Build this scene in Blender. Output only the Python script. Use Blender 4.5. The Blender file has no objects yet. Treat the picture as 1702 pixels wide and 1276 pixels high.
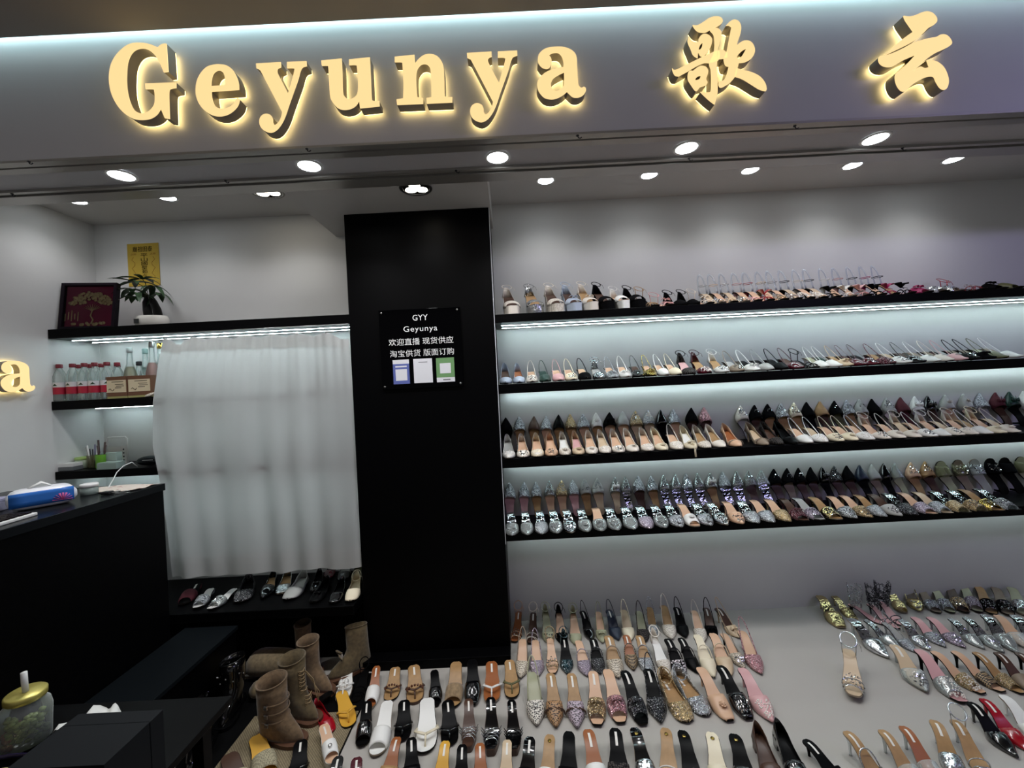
import bpy, bmesh, math, random
from math import sin, cos, pi, radians, sqrt
from mathutils import Vector, Matrix
random.seed(11)
sc = bpy.context.scene
COL = sc.collection

# ---------------- camera, world, exposure ----------------
CAMZ = 1.52; FPX = 700.0; ROLL = radians(2.9)
CR, SR = cos(ROLL), sin(ROLL)
cam_d = bpy.data.cameras.new('camera'); cam = bpy.data.objects.new('camera', cam_d); COL.objects.link(cam)
cam_d.sensor_width = 36.0; cam_d.lens = FPX / 1702 * 36.0; cam_d.clip_start = 0.02; cam_d.clip_end = 60
cam.matrix_world = Matrix(((CR, SR, 0, 0), (0, 0, -1, 0), (-SR, CR, 0, CAMZ), (0, 0, 0, 1)))
sc.camera = cam
sc.view_settings.view_transform = 'Standard'; sc.view_settings.look = 'None'
sc.view_settings.gamma = 1.0; sc.view_settings.use_curve_mapping = False
sc.view_settings.exposure = 0.14
sc.cycles.max_bounces = 7; sc.cycles.transparent_max_bounces = 12; sc.cycles.transmission_bounces = 6
sc.cycles.sample_clamp_indirect = 4.0; sc.cycles.caustics_reflective = False; sc.cycles.caustics_refractive = False
world = bpy.data.worlds.new('mall_air'); sc.world = world; world.use_nodes = True
bgn = world.node_tree.nodes['Background']; bgn.inputs[0].default_value = (0.97, 0.97, 1.0, 1); bgn.inputs[1].default_value = 0.165

def light(name, kind, loc, energy, color=(1, 1, 1), rot=(0, 0, 0), **kw):
    d = bpy.data.lights.new(name, kind); d.energy = energy; d.color = color
    for k, v in kw.items(): setattr(d, k, v)
    o = bpy.data.objects.new(name, d); COL.objects.link(o); o.location = loc; o.rotation_euler = rot
    return o
# light of the shopping corridor behind the photographer: cool violet from the right hand side
light('corridor_light', 'AREA', (3.4, -0.3, 2.86), 14, (0.55, 0.50, 1.0), (radians(96), 0, radians(22)), shape='RECTANGLE', size=1.6, size_y=0.12)
light('fascia_fill_light', 'AREA', (-0.8, -0.6, 2.86), 7, (1.0, 0.90, 0.78), (radians(70), 0, 0), shape='RECTANGLE', size=2.4, size_y=0.3)  # unseen warm fill, added to brighten the fascia from the front

def ab(px, py):
    dx, dy = px - 851.0, 638.0 - py
    return dx * CR + dy * SR, -dx * SR + dy * CR
def U(px, py, Y):
    a, b = ab(px, py)
    return Vector((a / FPX * Y, Y, CAMZ + b / FPX * Y))
def UZ(px, py, Z):
    a, b = ab(px, py); Y = (Z - CAMZ) * FPX / b
    return Vector((a / FPX * Y, Y, Z))
def X_at(px, Z, Y):
    b = (Z - CAMZ) / Y * FPX
    return ((px - 851.0) + b * SR) / CR / FPX * Y

# ---------------- materials ----------------
MATS = {}
def srgb(c):
    return tuple(((x / 12.92) if x <= 0.04045 else ((x + 0.055) / 1.055) ** 2.4) for x in c)
def hexc(h):
    return srgb(tuple(int(h[i:i + 2], 16) / 255 for i in (0, 2, 4)))
def mat(name, col='808080', rough=0.5, metal=0.0, kind='', **kw):
    if name in MATS: return MATS[name]
    m = bpy.data.materials.new(name); MATS[name] = m; m.use_nodes = True
    nt = m.node_tree; N = nt.nodes; L = nt.links; P = N['Principled BSDF']
    c = hexc(col) if isinstance(col, str) else col
    P.inputs['Base Color'].default_value = (*c, 1); P.inputs['Roughness'].default_value = rough
    P.inputs['Metallic'].default_value = metal
    def tex(t, scale, **k):
        n = N.new(t); n.inputs['Scale'].default_value = scale
        tc = N.new('ShaderNodeTexCoord'); L.new(tc.outputs['Object'], n.inputs['Vector'])
        return n
    def ramp(src, stops):
        r = N.new('ShaderNodeValToRGB'); L.new(src, r.inputs[0]); e = r.color_ramp.elements
        while len(e) < len(stops): e.new(0.5)
        for i, (p, cc) in enumerate(stops): e[i].position = p; e[i].color = (*cc, 1)
        return r
    def bump(src, s, d=0.001):
        b = N.new('ShaderNodeBump'); b.inputs['Strength'].default_value = s; b.inputs['Distance'].default_value = d
        L.new(src, b.inputs['Height']); L.new(b.outputs[0], P.inputs['Normal'])
    if kind == 'emit':
        P.inputs['Emission Color'].default_value = (*c, 1); P.inputs['Emission Strength'].default_value = kw.get('e', 1.0)
        P.inputs['Base Color'].default_value = (*[x * 0.3 for x in c], 1)
    if kind == 'glitter':
        v = tex('ShaderNodeTexVoronoi', kw.get('s', 420)); 
        hs = N.new('ShaderNodeSeparateColor'); L.new(v.outputs['Color'], hs.inputs[0])
        r = ramp(hs.outputs[0], [(0, tuple(x * 0.35 for x in c)), (0.55, c), (0.86, tuple(min(1, x * 1.5 + 0.12) for x in c)), (1, (1, 1, 1))])
        L.new(r.outputs[0], P.inputs['Base Color'])
        nm = N.new('ShaderNodeNormalMap'); 
        mx = N.new('ShaderNodeMix'); mx.data_type = 'VECTOR'; mx.inputs[0].default_value = 0.45
        g = N.new('ShaderNodeNewGeometry'); L.new(g.outputs['Normal'], mx.inputs[4])
        sb = N.new('ShaderNodeVectorMath'); sb.operation = 'SUBTRACT'; L.new(v.outputs['Color'], sb.inputs[0]); sb.inputs[1].default_value = (0.5, 0.5, 0.5)
        sc2 = N.new('ShaderNodeVectorMath'); sc2.operation = 'SCALE'; L.new(sb.outputs[0], sc2.inputs[0]); sc2.inputs['Scale'].default_value = 2.0
        L.new(sc2.outputs[0], mx.inputs[5])
        nz = N.new('ShaderNodeVectorMath'); nz.operation = 'NORMALIZE'; L.new(mx.outputs[1], nz.inputs[0]); L.new(nz.outputs[0], P.inputs['Normal'])
        N.remove(nm)
    if kind == 'dots':      # small printed / woven dots on a ground colour
        v = tex('ShaderNodeTexVoronoi', kw.get('s', 120)); v.inputs['Randomness'].default_value = kw.get('rnd', 0.35)
        r = ramp(v.outputs['Distance'], [(kw.get('d', 0.26), hexc(kw.get('c2', '201818'))), (kw.get('d', 0.26) + 0.05, c)])
        L.new(r.outputs[0], P.inputs['Base Color'])
    if kind == 'weave':
        w = tex('ShaderNodeTexChecker', kw.get('s', 240)); w.inputs[1].default_value = (*c, 1); w.inputs[2].default_value = (*[x * 0.5 for x in c], 1)
        n = tex('ShaderNodeTexNoise', 90); mxx = N.new('ShaderNodeMix'); mxx.data_type = 'RGBA'; mxx.blend_type = 'MULTIPLY'; mxx.inputs[0].default_value = 0.5
        L.new(w.outputs[0], mxx.inputs[6]); L.new(n.outputs[0], mxx.inputs[7]); L.new(mxx.outputs[2], P.inputs['Base Color'])
        bump(w.outputs[1], 0.6, 0.002)
    if kind in ('suede', 'paint', 'leather'):
        n = tex('ShaderNodeTexNoise', {'suede': 60, 'paint': 3.0, 'leather': 35}[kind]); n.inputs['Detail'].default_value = 6
        k = {'suede': 0.55, 'paint': 0.955, 'leather': 0.8}[kind]
        r = ramp(n.outputs[0], [(0.3, tuple(x * k for x in c)), (0.7, c)])
        L.new(r.outputs[0], P.inputs['Base Color'])
        if kind == 'suede': bump(n.outputs[0], 0.4, 0.002); P.inputs['Sheen Weight'].default_value = 0.3
    if kind == 'wood':
        n = tex('ShaderNodeTexNoise', 6); mp = N.new('ShaderNodeMapping'); mp.inputs['Scale'].default_value = (1, 14, 40)
        L.new(N['Texture Coordinate'].outputs['Object'], mp.inputs[0]); L.new(mp.outputs[0], n.inputs['Vector'])
        r = ramp(n.outputs[0], [(0.35, tuple(x * 0.6 for x in c)), (0.65, tuple(x * 1.3 for x in c))]); L.new(r.outputs[0], P.inputs['Base Color'])
    if kind == 'clear':
        tr = N.new('ShaderNodeBsdfTransparent'); tr.inputs[0].default_value = (*[min(1, 0.75 + x * 0.25) for x in c], 1)
        mx = N.new('ShaderNodeMixShader'); fr = N.new('ShaderNodeFresnel'); fr.inputs[0].default_value = 1.45
        ad = N.new('ShaderNodeMath'); ad.operation = 'ADD'; ad.inputs[1].default_value = kw.get('op', 0.16); L.new(fr.outputs[0], ad.inputs[0]); ad.use_clamp = True
        L.new(ad.outputs[0], mx.inputs[0]); L.new(tr.outputs[0], mx.inputs[1]); L.new(P.outputs[0], mx.inputs[2])
        L.new(mx.outputs[0], N['Material Output'].inputs[0])
    if kind == 'net':       # openwork fabric: holes between threads
        v = tex('ShaderNodeTexVoronoi', kw.get('s', 130)); v.feature = 'DISTANCE_TO_EDGE'
        mt = N.new('ShaderNodeMath'); mt.operation = 'LESS_THAN'; mt.inputs[1].default_value = kw.get('w', 0.16); L.new(v.outputs['Distance'], mt.inputs[0])
        L.new(mt.outputs[0], P.inputs['Alpha'])
    if kind == 'cloth':
        tl = N.new('ShaderNodeBsdfTranslucent'); tl.inputs[0].default_value = (*c, 1)
        df = N.new('ShaderNodeBsdfDiffuse'); df.inputs[0].default_value = (*c, 1)
        mx = N.new('ShaderNodeMixShader'); mx.inputs[0].default_value = kw.get('t', 0.45)
        L.new(df.outputs[0], mx.inputs[1]); L.new(tl.outputs[0], mx.inputs[2]); L.new(mx.outputs[0], N['Material Output'].inputs[0])
    if kind == 'crinkle':
        n = tex('ShaderNodeTexNoise', kw.get('s', 55)); n.inputs['Detail'].default_value = 2; bump(n.outputs[0], 0.9, 0.006)
    if kind == 'patent':
        P.inputs['Coat Weight'].default_value = 0.8; P.inputs['Coat Roughness'].default_value = 0.05
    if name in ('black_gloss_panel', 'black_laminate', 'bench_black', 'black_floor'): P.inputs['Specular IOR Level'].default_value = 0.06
    elif max(c) < 0.02 and kind != 'patent': P.inputs['Specular IOR Level'].default_value = 0.07
    if name == 'picture_glass': P.inputs['Base Color'].default_value = (0.01, 0.01, 0.01, 1)
    return m

# ---------------- mesh building ----------------
class MB:
    def __init__(s): s.v = []; s.f = []; s.sm = []
    def add(s, vs, fs, smooth=True):
        o = len(s.v); s.v += [tuple(v) for v in vs]; s.f += [tuple(i + o for i in f) for f in fs]; s.sm += [smooth] * len(fs); return s
    def box(s, x0, x1, y0, y1, z0, z1, M=None, bev=0.0):
        if bev > 0:
            b = min(bev, (x1 - x0) / 2.1, (y1 - y0) / 2.1, (z1 - z0) / 2.1)
            bm = bmesh.new(); bmesh.ops.create_cube(bm, size=1.0)
            for v in bm.verts: v.co = Vector(((x0 + x1) / 2 + v.co.x * (x1 - x0), (y0 + y1) / 2 + v.co.y * (y1 - y0), (z0 + z1) / 2 + v.co.z * (z1 - z0)))
            bmesh.ops.bevel(bm, geom=bm.edges[:], offset=b, segments=2, affect='EDGES', profile=0.5)
            bm.verts.ensure_lookup_table(); vs = [v.co.copy() for v in bm.verts]
            if M: vs = [M @ v for v in vs]
            fs = [tuple(v.index for v in f.verts) for f in bm.faces]; bm.free()
            return s.add(vs, fs, False)
        vs = [Vector((x, y, z)) for z in (z0, z1) for y in (y0, y1) for x in (x0, x1)]
        if M: vs = [M @ v for v in vs]
        return s.add(vs, [(0, 2, 3, 1), (4, 5, 7, 6), (0, 1, 5, 4), (2, 6, 7, 3), (0, 4, 6, 2), (1, 3, 7, 5)], False)
    def grid(s, P, closed_u=False, closed_v=False, smooth=True):
        nu, nv = len(P), len(P[0]); vs = [p for r in P for p in r]; fs = []
        for i in range(nu if closed_u else nu - 1):
            for j in range(nv if closed_v else nv - 1):
                a, b = i, (i + 1) % nu; c, d = j, (j + 1) % nv
                fs.append((a * nv + c, b * nv + c, b * nv + d, a * nv + d))
        return s.add(vs, fs, smooth)
    def shell(s, P, th=0.0015):     # an open grid given thickness on its inner side
        nu, nv = len(P), len(P[0]); P = [[Vector(p) for p in r] for r in P]; Q = []
        for i in range(nu):
            row = []
            for j in range(nv):
                du = P[min(i + 1, nu - 1)][j] - P[max(i - 1, 0)][j]; dv = P[i][min(j + 1, nv - 1)] - P[i][max(j - 1, 0)]
                n = du.cross(dv)
                n = n.normalized() if n.length > 1e-12 else Vector((0, 0, 0))
                row.append(P[i][j] - n * th)
            Q.append(row)
        s.grid(P); s.grid([list(reversed(r)) for r in Q])
        for A, B in (([r[0] for r in P], [r[0] for r in Q]), ([r[-1] for r in Q], [r[-1] for r in P]), (P[-1], Q[-1]), (Q[0], P[0])): s.grid([A, B])
        return s
    def tube(s, path, r, n=6, closed=False, caps=True, flat=1.0):
        path = [Vector(p) for p in path]; m = len(path)
        rs = r if isinstance(r, (list, tuple)) else [r] * m
        rows = []; t0 = None; nrm = None
        for i in range(m):
            if closed: t = path[(i + 1) % m] - path[(i - 1) % m]
            else: t = path[min(i + 1, m - 1)] - path[max(i - 1, 0)]
            t = t.normalized() if t.length > 1e-9 else Vector((0, 0, 1))
            if nrm is None:
                up = Vector((0, 0, 1)) if abs(t.z) < 0.9 else Vector((0, 1, 0)); nrm = (up - t * up.dot(t)).normalized()
            else:
                nrm = nrm - t * nrm.dot(t); nrm = nrm.normalized() if nrm.length > 1e-6 else Vector((1, 0, 0))
            bn = t.cross(nrm)
            rows.append([path[i] + nrm * cos(2 * pi * k / n) * rs[i] * flat + bn * sin(2 * pi * k / n) * rs[i] for k in range(n)])
        s.grid(rows, closed_u=closed, closed_v=True)
        if caps and not closed:
            o = len(s.v); s.add(rows[0], [tuple(reversed(range(n)))]); s.add(rows[-1], [tuple(range(n))])
        return s
    def lathe(s, prof, c=(0, 0, 0), n=20, sx=1.0, sy=1.0, M=None, caps=True):
        rows = [[Vector((c[0] + r * cos(2 * pi * k / n) * sx, c[1] + r * sin(2 * pi * k / n) * sy, c[2] + z)) for k in range(n)] for r, z in prof]
        if M: rows = [[M @ p for p in r] for r in rows]
        s.grid(rows, closed_v=True)
        if not caps: return s
        if prof[0][0] > 1e-6: s.add(rows[0], [tuple(reversed(range(n)))], False)
        if prof[-1][0] > 1e-6: s.add(rows[-1], [tuple(range(n))], False)
        return s
    def ball(s, c, r, n=6, m=4, sc3=(1, 1, 1)):
        c = Vector(c); rows = []
        for i in range(1, m):
            th = pi * i / m
            rows.append([c + Vector((r * sin(th) * cos(2 * pi * k / n) * sc3[0], r * sin(th) * sin(2 * pi * k / n) * sc3[1], r * cos(th) * sc3[2])) for k in range(n)])
        s.grid(rows, closed_v=True)
        o = len(s.v) - n * (m - 1)
        s.v += [tuple(c + Vector((0, 0, r * sc3[2]))), tuple(c - Vector((0, 0, r * sc3[2])))]
        for k in range(n):
            s.f.append((o + (k + 1) % n, o + k, len(s.v) - 2)); s.f.append((o + (m - 2) * n + k, o + (m - 2) * n + (k + 1) % n, len(s.v) - 1)); s.sm += [True, True]
        return s
    def gem(s, c, r):
        c = Vector(c); a = random.random() * 6.3
        vs = [c + Vector((r * cos(a + k * pi / 2), r * sin(a + k * pi / 2), 0)) for k in range(4)] + [c + Vector((0, 0, r * 0.8)), c - Vector((0, 0, r * 0.6))]
        return s.add(vs, [(0, 1, 4), (1, 2, 4), (2, 3, 4), (3, 0, 4), (1, 0, 5), (2, 1, 5), (3, 2, 5), (0, 3, 5)], False)
    def prism(s, pts, z0, z1, M=None):      # closed outline in xy, extruded
        n = len(pts); vs = [Vector((x, y, z0)) for x, y in pts] + [Vector((x, y, z1)) for x, y in pts]
        if M: vs = [M @ v for v in vs]
        return s.add(vs, [tuple(reversed(range(n))), tuple(range(n, 2 * n))] + [(i, (i + 1) % n, n + (i + 1) % n, n + i) for i in range(n)], False)
    def mesh(s, name, m):
        me = bpy.data.meshes.new(name); me.from_pydata(s.v, [], s.f); me.materials.append(m)
        me.polygons.foreach_set('use_smooth', s.sm); me.validate(); me.update()
        bm = bmesh.new(); bm.from_mesh(me); bmesh.ops.remove_doubles(bm, verts=bm.verts[:], dist=1e-6); bmesh.ops.recalc_face_normals(bm, faces=bm.faces[:]); bm.to_mesh(me); bm.free()
        return me
    def obj(s, name, m, parent=None, loc=None):
        return mobj(name, s.mesh(name, m), parent, loc)
def mobj(name, me, parent=None, loc=None):
    o = bpy.data.objects.new(name, me); COL.objects.link(o)
    if parent: o.parent = parent
    if loc is not None: o.location = loc
    return o
def tag(o, label=None, cat=None, group=None, kind=None):
    if label: o['label'] = label
    if cat: o['category'] = cat
    if group: o['group'] = group
    if kind: o['kind'] = kind
    return o
def thing(name, label, cat, loc=(0, 0, 0), rz=0.0, group=None):
    o = bpy.data.objects.new(name, None); COL.objects.link(o); o.location = loc; o.rotation_euler = (0, 0, rz); o.empty_display_size = 0.05
    return tag(o, label, cat, group)
def struct(name, mb, m):
    return tag(mb.obj(name, m), kind='structure')
def copy_thing(r, loc, rz=None, label=None, group=None):
    c = r.copy(); COL.objects.link(c); c.location = loc
    if rz is not None: c.rotation_euler = (0, 0, rz)
    if label: c['label'] = label
    if group: c['group'] = group
    for ch in list(r.children):
        d = ch.copy(); COL.objects.link(d); d.parent = c
        for g in list(ch.children):
            e = g.copy(); COL.objects.link(e); e.parent = d
    return c
def text_mesh(body, size, m, name, parent, M, align='CENTER', ext=0.0004, spacing=1.0):
    cu = bpy.data.curves.new(name, 'FONT'); cu.body = body; cu.size = size; cu.align_x = align; cu.align_y = 'CENTER'; cu.extrude = ext
    cu.space_character = spacing; cu.resolution_u = 3
    t = bpy.data.objects.new(name, cu); COL.objects.link(t); bpy.context.view_layer.update()
    me = bpy.data.meshes.new_from_object(t.evaluated_get(bpy.context.evaluated_depsgraph_get()))
    bpy.data.objects.remove(t); bpy.data.curves.remove(cu)
    me.transform(M); me.materials.clear(); me.materials.append(m); me.name = name
    o = mobj(name, me, parent); return o

W_LED = mat('led_white', 'e2fbff', kind='emit', e=25.0)
LAMP = mat('lamp_glow', 'f4fbff', kind='emit', e=16.0)
WALL = mat('white_wall_paint', 'dadad8', 0.6, kind='paint')
CEIL = mat('ceiling_paint', 'c4c2c0', 0.6, kind='paint')
BLK = mat('black_laminate', '060607', 0.38, kind='wood')
PIL = mat('black_gloss_panel', '040405', 0.4)
STEEL = mat('brushed_steel', 'a8a8a6', 0.3, 1.0)
DARKM = mat('dark_metal', '3a3a3c', 0.4, 0.8)
WHT = mat('white_plastic', 'e8e8e6', 0.4)
# ---------------- the room ----------------
SH = 2.40; BW = 2.70; SOF = 2.52; CEI = 2.67; FAS = 1.70
LX = -2.63; PX0, PX1 = -0.897, -0.083; RX = 5.2
struct('floor', MB().box(-4.5, RX, -3.0, BW + 0.3, -0.1, 0.0), mat('floor_tile_grey', 'b4afa8', 0.42, kind='paint'))
struct('wall_back', MB().box(-4.5, RX, BW, BW + 0.12, 0, 3.4), WALL)
struct('wall_left', MB().box(LX - 0.12, LX, -0.6, BW, 0, 3.0), WALL)
struct('wall_right', MB().box(RX, RX + 0.12, -0.2, BW, 0, 3.0), WALL)
struct('ceiling', MB().box(LX - 0.12, RX, 2.0, BW, CEI, CEI + 0.1), CEIL)
FASM = mat('fascia_paint', 'b2b0b4', 0.5, kind='paint')
struct('trim_1', MB().box(-4.5, RX, FAS, 2.03, SOF, 3.06), FASM)          # the sign fascia and its soffit
struct('trim_2', MB().box(-1.078, PX1 + 0.012, 2.03, BW, SOF, CEI), CEIL)  # dropped box over the pillar
struct('trim_3', MB().box(-4.5, RX, -3.0, FAS - 0.075, 2.953, 3.12).box(-4.5, RX, FAS - 0.075, 2.0, 3.08, 3.12), mat('outer_ceiling_paint', '8f8782', 0.6, kind='paint'))
RAILM = mat('rail_aluminium', 'a5a29c', 0.32, 0.6)
r = MB()
r.box(-4.5, RX, FAS - 0.004, FAS + 0.03, SOF - 0.010, SOF - 0.0005).box(-4.5, RX, FAS + 0.045, FAS + 0.085, SOF - 0.008, SOF - 0.0005)
struct('trim_4', r, RAILM)
r = MB()
r.box(-4.5, RX, 1.925, 1.945, SOF - 0.012, SOF - 0.0005).box(-4.5, RX, 1.955, 2.034, SOF - 0.018, SOF - 0.0005)
struct('trim_5', r, RAILM)
for px, py, Y in ((48, 268, 1.70), (510, 247, 1.70), (960, 225, 1.70), (1321, 209, 1.70)):
    pass
k = 0
for lst, zz, wh in (((48, 268), (510, 247), (960, 225), (1321, 209)), SOF - 0.010, 'outer'), (((20, 322), (375, 300), (758, 283), (1145, 263), (1500, 246)), SOF - 0.012, 'inner'):
    order = ['first', 'second', 'third', 'fourth', 'fifth']
    for i, (px, py) in enumerate(lst):
        p = UZ(px, py, zz); p.z = zz
        h = thing('screw_hook', f'small dark screw hook under the {wh} rail, {order[i]} from left', 'hook', p, 0, 'hooks under the shopfront rails')
        MB().lathe([(0.006, -0.003), (0.006, 0)], n=8).obj('washer', DARKM, h)
        MB().tube([(0, 0, -0.002), (0.003, 0, -0.010), (0.010, 0, -0.012), (0.016, 0, -0.008)], 0.0022, 5).obj('hook_arm', DARKM, h)
# LED line that washes the fascia from the cove above it
t = thing('cove_light_strip', 'long white light strip hidden above the sign fascia', 'light strip', (0, FAS - 0.022, 3.035))
MB().box(-4.4, RX, -0.012, 0.012, -0.004, 0.004).obj('light_strip', mat('cove_glow', 'ccf4f8', kind='emit', e=12.5), t)

# ---------------- pillar ----------------
t = thing('black_pillar', 'wide floor to ceiling black panelled pillar between curtain and shoe wall', 'pillar', ((PX0 + PX1) / 2, 2.53, 0))
hw = (PX1 - PX0) / 2
MB().box(-hw, hw, -0.16, 0.165, 0, SOF - 0.001).obj('pillar_body', PIL, t)
MB().box(-hw, hw, -0.245, -0.1605, 0, 0.05, bev=0.002).obj('base_board', PIL, t)
MB().box(hw, hw + 0.004, -0.158, -0.146, 0.62, SOF - 0.002).obj('edge_trim', mat('trim_white', 'd8dade', 0.3), t)

# ---------------- shelves ----------------
STRIPM = STEEL
def shelf(name_lab, x0, x1, y0, z0, z1, strips, e=1.0):
    t = thing('wall_shelf', name_lab, 'shelf', ((x0 + x1) / 2, BW, z0), 0)
    w = (x1 - x0) / 2
    MB().box(-w, w, y0 - BW, -0.001, 0, z1 - z0, bev=0.002).obj('shelf_board', BLK, t)
    for yy in strips:
        c = MB().box(-w + 0.03, w - 0.02, yy - BW - 0.009, yy - BW + 0.009, -0.003, -0.0002).obj('strip_channel', DARKM, t)
        MB().box(-w + 0.035, w - 0.025, yy - BW - 0.0035, yy - BW + 0.0035, -0.0046, -0.0031).obj('light_strip', W_LED, c)
    return t
RSH = [(1.920, 1.873), (1.520, 1.467), (1.094, 1.042), (0.677, 0.625)]
shelf('long black shelf at the top of the right shoe wall, two light strips below', PX1 + 0.003, RX - 0.005, SH, RSH[0][1], RSH[0][0], (2.51, 2.63))
shelf('long black shelf on right wall, second from the top', PX1 + 0.003, RX - 0.005, SH, RSH[1][1], RSH[1][0], (2.66,))
shelf('long black shelf on right wall, third from top, two rows of shoes', PX1 + 0.003, RX - 0.005, SH, RSH[2][1], RSH[2][0], (2.66,))
shelf('long black shelf on right wall, lowest, with clear glittery heels', PX1 + 0.003, RX - 0.005, SH, RSH[3][1], RSH[3][0], (2.66,))
LSH = [(1.964, 1.911), (1.552, 1.502), (1.150, 1.105)]
shelf('black shelf in left alcove, topmost, holding picture and plant', LX + 0.003, PX0 - 0.003, SH, LSH[0][1], LSH[0][0], (2.50, 2.62))
shelf('black shelf in left alcove, middle one, holding bottles', LX + 0.003, PX0 - 0.003, SH, LSH[1][1], LSH[1][0], (2.62,))
shelf('black shelf in left alcove, lowest, holding pens and boxes', LX + 0.003, PX0 - 0.003, SH, LSH[2][1], LSH[2][0], (2.62,))
LEDGE = 0.38
t = thing('black_plinth', 'low black display plinth under the white curtain', 'plinth', (-1.36, 2.47, 0))
MB().box(-1.20, 0.455, -0.22, 0.228, LEDGE - 0.05, LEDGE, bev=0.004).obj('plinth_top', BLK, t)
MB().box(-1.19, 0.452, -0.04, 0.228, 0, LEDGE - 0.0505).obj('plinth_body', BLK, t)
# reception desk and the low bench that runs along its foot
t = thing('reception_desk', 'big black reception desk along the left wall', 'desk', (-2.218, 0.9, 0))
MB().box(-0.408, 0.408, -1.1, 1.27, 1.065, 1.1, bev=0.002).obj('desk_top', mat('black_desk_top', '16181a', 0.22), t)
MB().box(-0.405, 0.402, -1.1, 1.262, 0.0, 1.065).obj('desk_body', BLK, t)
t = thing('low_bench', 'low matte black bench along the foot of the reception desk', 'bench', (-1.665, 0.9, 0))
MB().box(-0.142, 0.142, -0.9, 1.345, 0.29, 0.31, bev=0.002).obj('bench_top', mat('bench_black', '101417', 0.5), t)
MB().box(-0.140, 0.130, -0.9, 1.343, 0.0, 0.29).obj('bench_body', BLK, t)
struct('floor_black_area', MB().box(-1.53, -0.80, -0.6, 2.27, 0.0, 0.004), mat('black_floor', '0a0a0b', 0.5))  # thin flat black slab over the left part of the floor

# ---------------- downlights ----------------
def downlight(px, py, Z, R, label, group, rich=False, watts=14):
    p = UZ(px, py, Z)
    t = thing('recessed_downlight', label, 'ceiling light', (p.x, p.y, Z), 0, group)
    MB().lathe([(R * 1.22, -0.004), (R * 1.22, -0.001), (R * 0.98, -0.001), (R * 0.98, -0.0045), (R * 1.22, -0.004)], n=32, caps=False).obj('trim_ring', WHT if not rich else STEEL, t)
    if rich:
        MB().lathe([(R * 0.97, -0.003), (0.001, -0.003)], n=28).obj('reflector', STEEL, t)
        for k in range(3):
            a = k * 2 * pi / 3 + pi / 2
            MB().lathe([(R * 0.42, -0.0045), (R * 0.42, -0.0032), (0.001, -0.0045)], (cos(a) * R * 0.48, -sin(a) * R * 0.48, 0), n=16).obj('lamp_bulb', mat('warm_lamp_glow', 'fff6e4', kind='emit', e=15.0), t)
    else:
        MB().lathe([(R * 0.97, -0.0035), (R * 0.6, -0.0038), (0.001, -0.004)], n=28).obj('lamp_lens', LAMP, t)
    l = light('downlight_beam', 'SPOT', (p.x, p.y, Z - 0.02), watts, (0.97, 0.98, 1.0), (0, 0, 0), spot_size=radians(138), spot_blend=0.85, shadow_soft_size=R)
    l.parent = t; l.location = (0, 0, -0.02)
    return t
nm = ['leftmost', 'second from left', 'middle one', 'fourth from left', 'rightmost']
for i, (px, py) in enumerate(((202, 291), (514, 275), (827, 261), (1141, 245), (1455, 230))):
    downlight(px, py, SOF - 0.001, 0.047, f'round white downlight in soffit under the sign, {nm[i]}', 'downlights in the soffit', watts=30)
for i, (px, py) in enumerate(((907, 299), (1079, 290), (1247, 282), (1417, 274), (1585, 264))):
    downlight(px, py, CEI, 0.045, f'small inner ceiling downlight above the shoe wall, {nm[i]}', 'downlights above the shoe wall', watts=5)
downlight(127, 333, CEI, 0.045, 'small ceiling downlight in the alcove corner at far left', 'downlights above the alcove', watts=4)
downlight(277, 327, CEI, 0.045, 'small ceiling downlight in the alcove above the curtain', 'downlights above the alcove', watts=4)
downlight(650, 302, SOF - 0.001, 0.035, 'small downlight mostly hidden behind rail, above the pillar', 'downlights in the soffit', watts=4)
downlight(443, 318, CEI, 0.075, 'large three bulb spotlight in the alcove ceiling', 'three bulb spotlights', True, 7)
downlight(691, 312, SOF - 0.001, 0.066, 'large three bulb spotlight in dropped ceiling above the pillar', 'three bulb spotlights', True, 8)

# ---------------- sign letters ----------------
def spl(pts, corners, seg=6):
    n = len(pts); out = []
    for i in range(n):
        p1, p2 = pts[i], pts[(i + 1) % n]
        p0 = pts[i - 1] if i not in corners else p1
        p3 = pts[(i + 2) % n] if (i + 1) % n not in corners else p2
        straight = (i in corners and (i + 1) % n in corners)
        for k in range(1 if straight else seg):
            t = k / seg; t2, t3 = t * t, t * t * t
            out.append(tuple(0.5 * (2 * p1[c] + (p2[c] - p0[c]) * t + (2 * p0[c] - 5 * p1[c] + 4 * p2[c] - p3[c]) * t2 + (3 * p1[c] - p0[c] - 3 * p2[c] + p3[c]) * t3) for c in (0, 1)))
    return out
def parse(s):
    pts, cor = [], set()
    for w in s.split():
        if w.endswith('!'): cor.add(len(pts)); w = w[:-1]
        pts.append(tuple(float(q) for q in w.split(',')))
    return spl(pts, cor)
G = ["850,100! 875,470! 815,478! 770,370 720,280 660,215 600,175 540,160 470,170 410,205 365,270 335,360 325,470 322,600 335,740 365,860 410,960 460,1005 520,1025 590,1010 650,965 690,900 697,820 690,730 670,702 575,700! 570,628! 978,615! 978,685! 915,695 885,730 885,900 893,1095! 828,1085! 775,960! 720,1040 640,1090 540,1108 430,1098 330,1050 240,970 165,860 115,740 92,610 92,500 115,380 170,270 250,180 340,115 430,90 530,90 620,105 690,130 735,150! 790,108"]
E = ["655,470! 290,495! 295,560 315,640 350,695 410,722 480,718 560,680 610,620 640,575! 665,600! 640,680 580,750 500,800 400,822 300,805 200,745 130,660 90,560 82,460 100,350 150,250 230,170 320,140 400,135 490,150 570,205 620,290 650,380", "285,425! 290,350 310,270 350,225 400,215 445,245 470,310 475,410!"]
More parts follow.
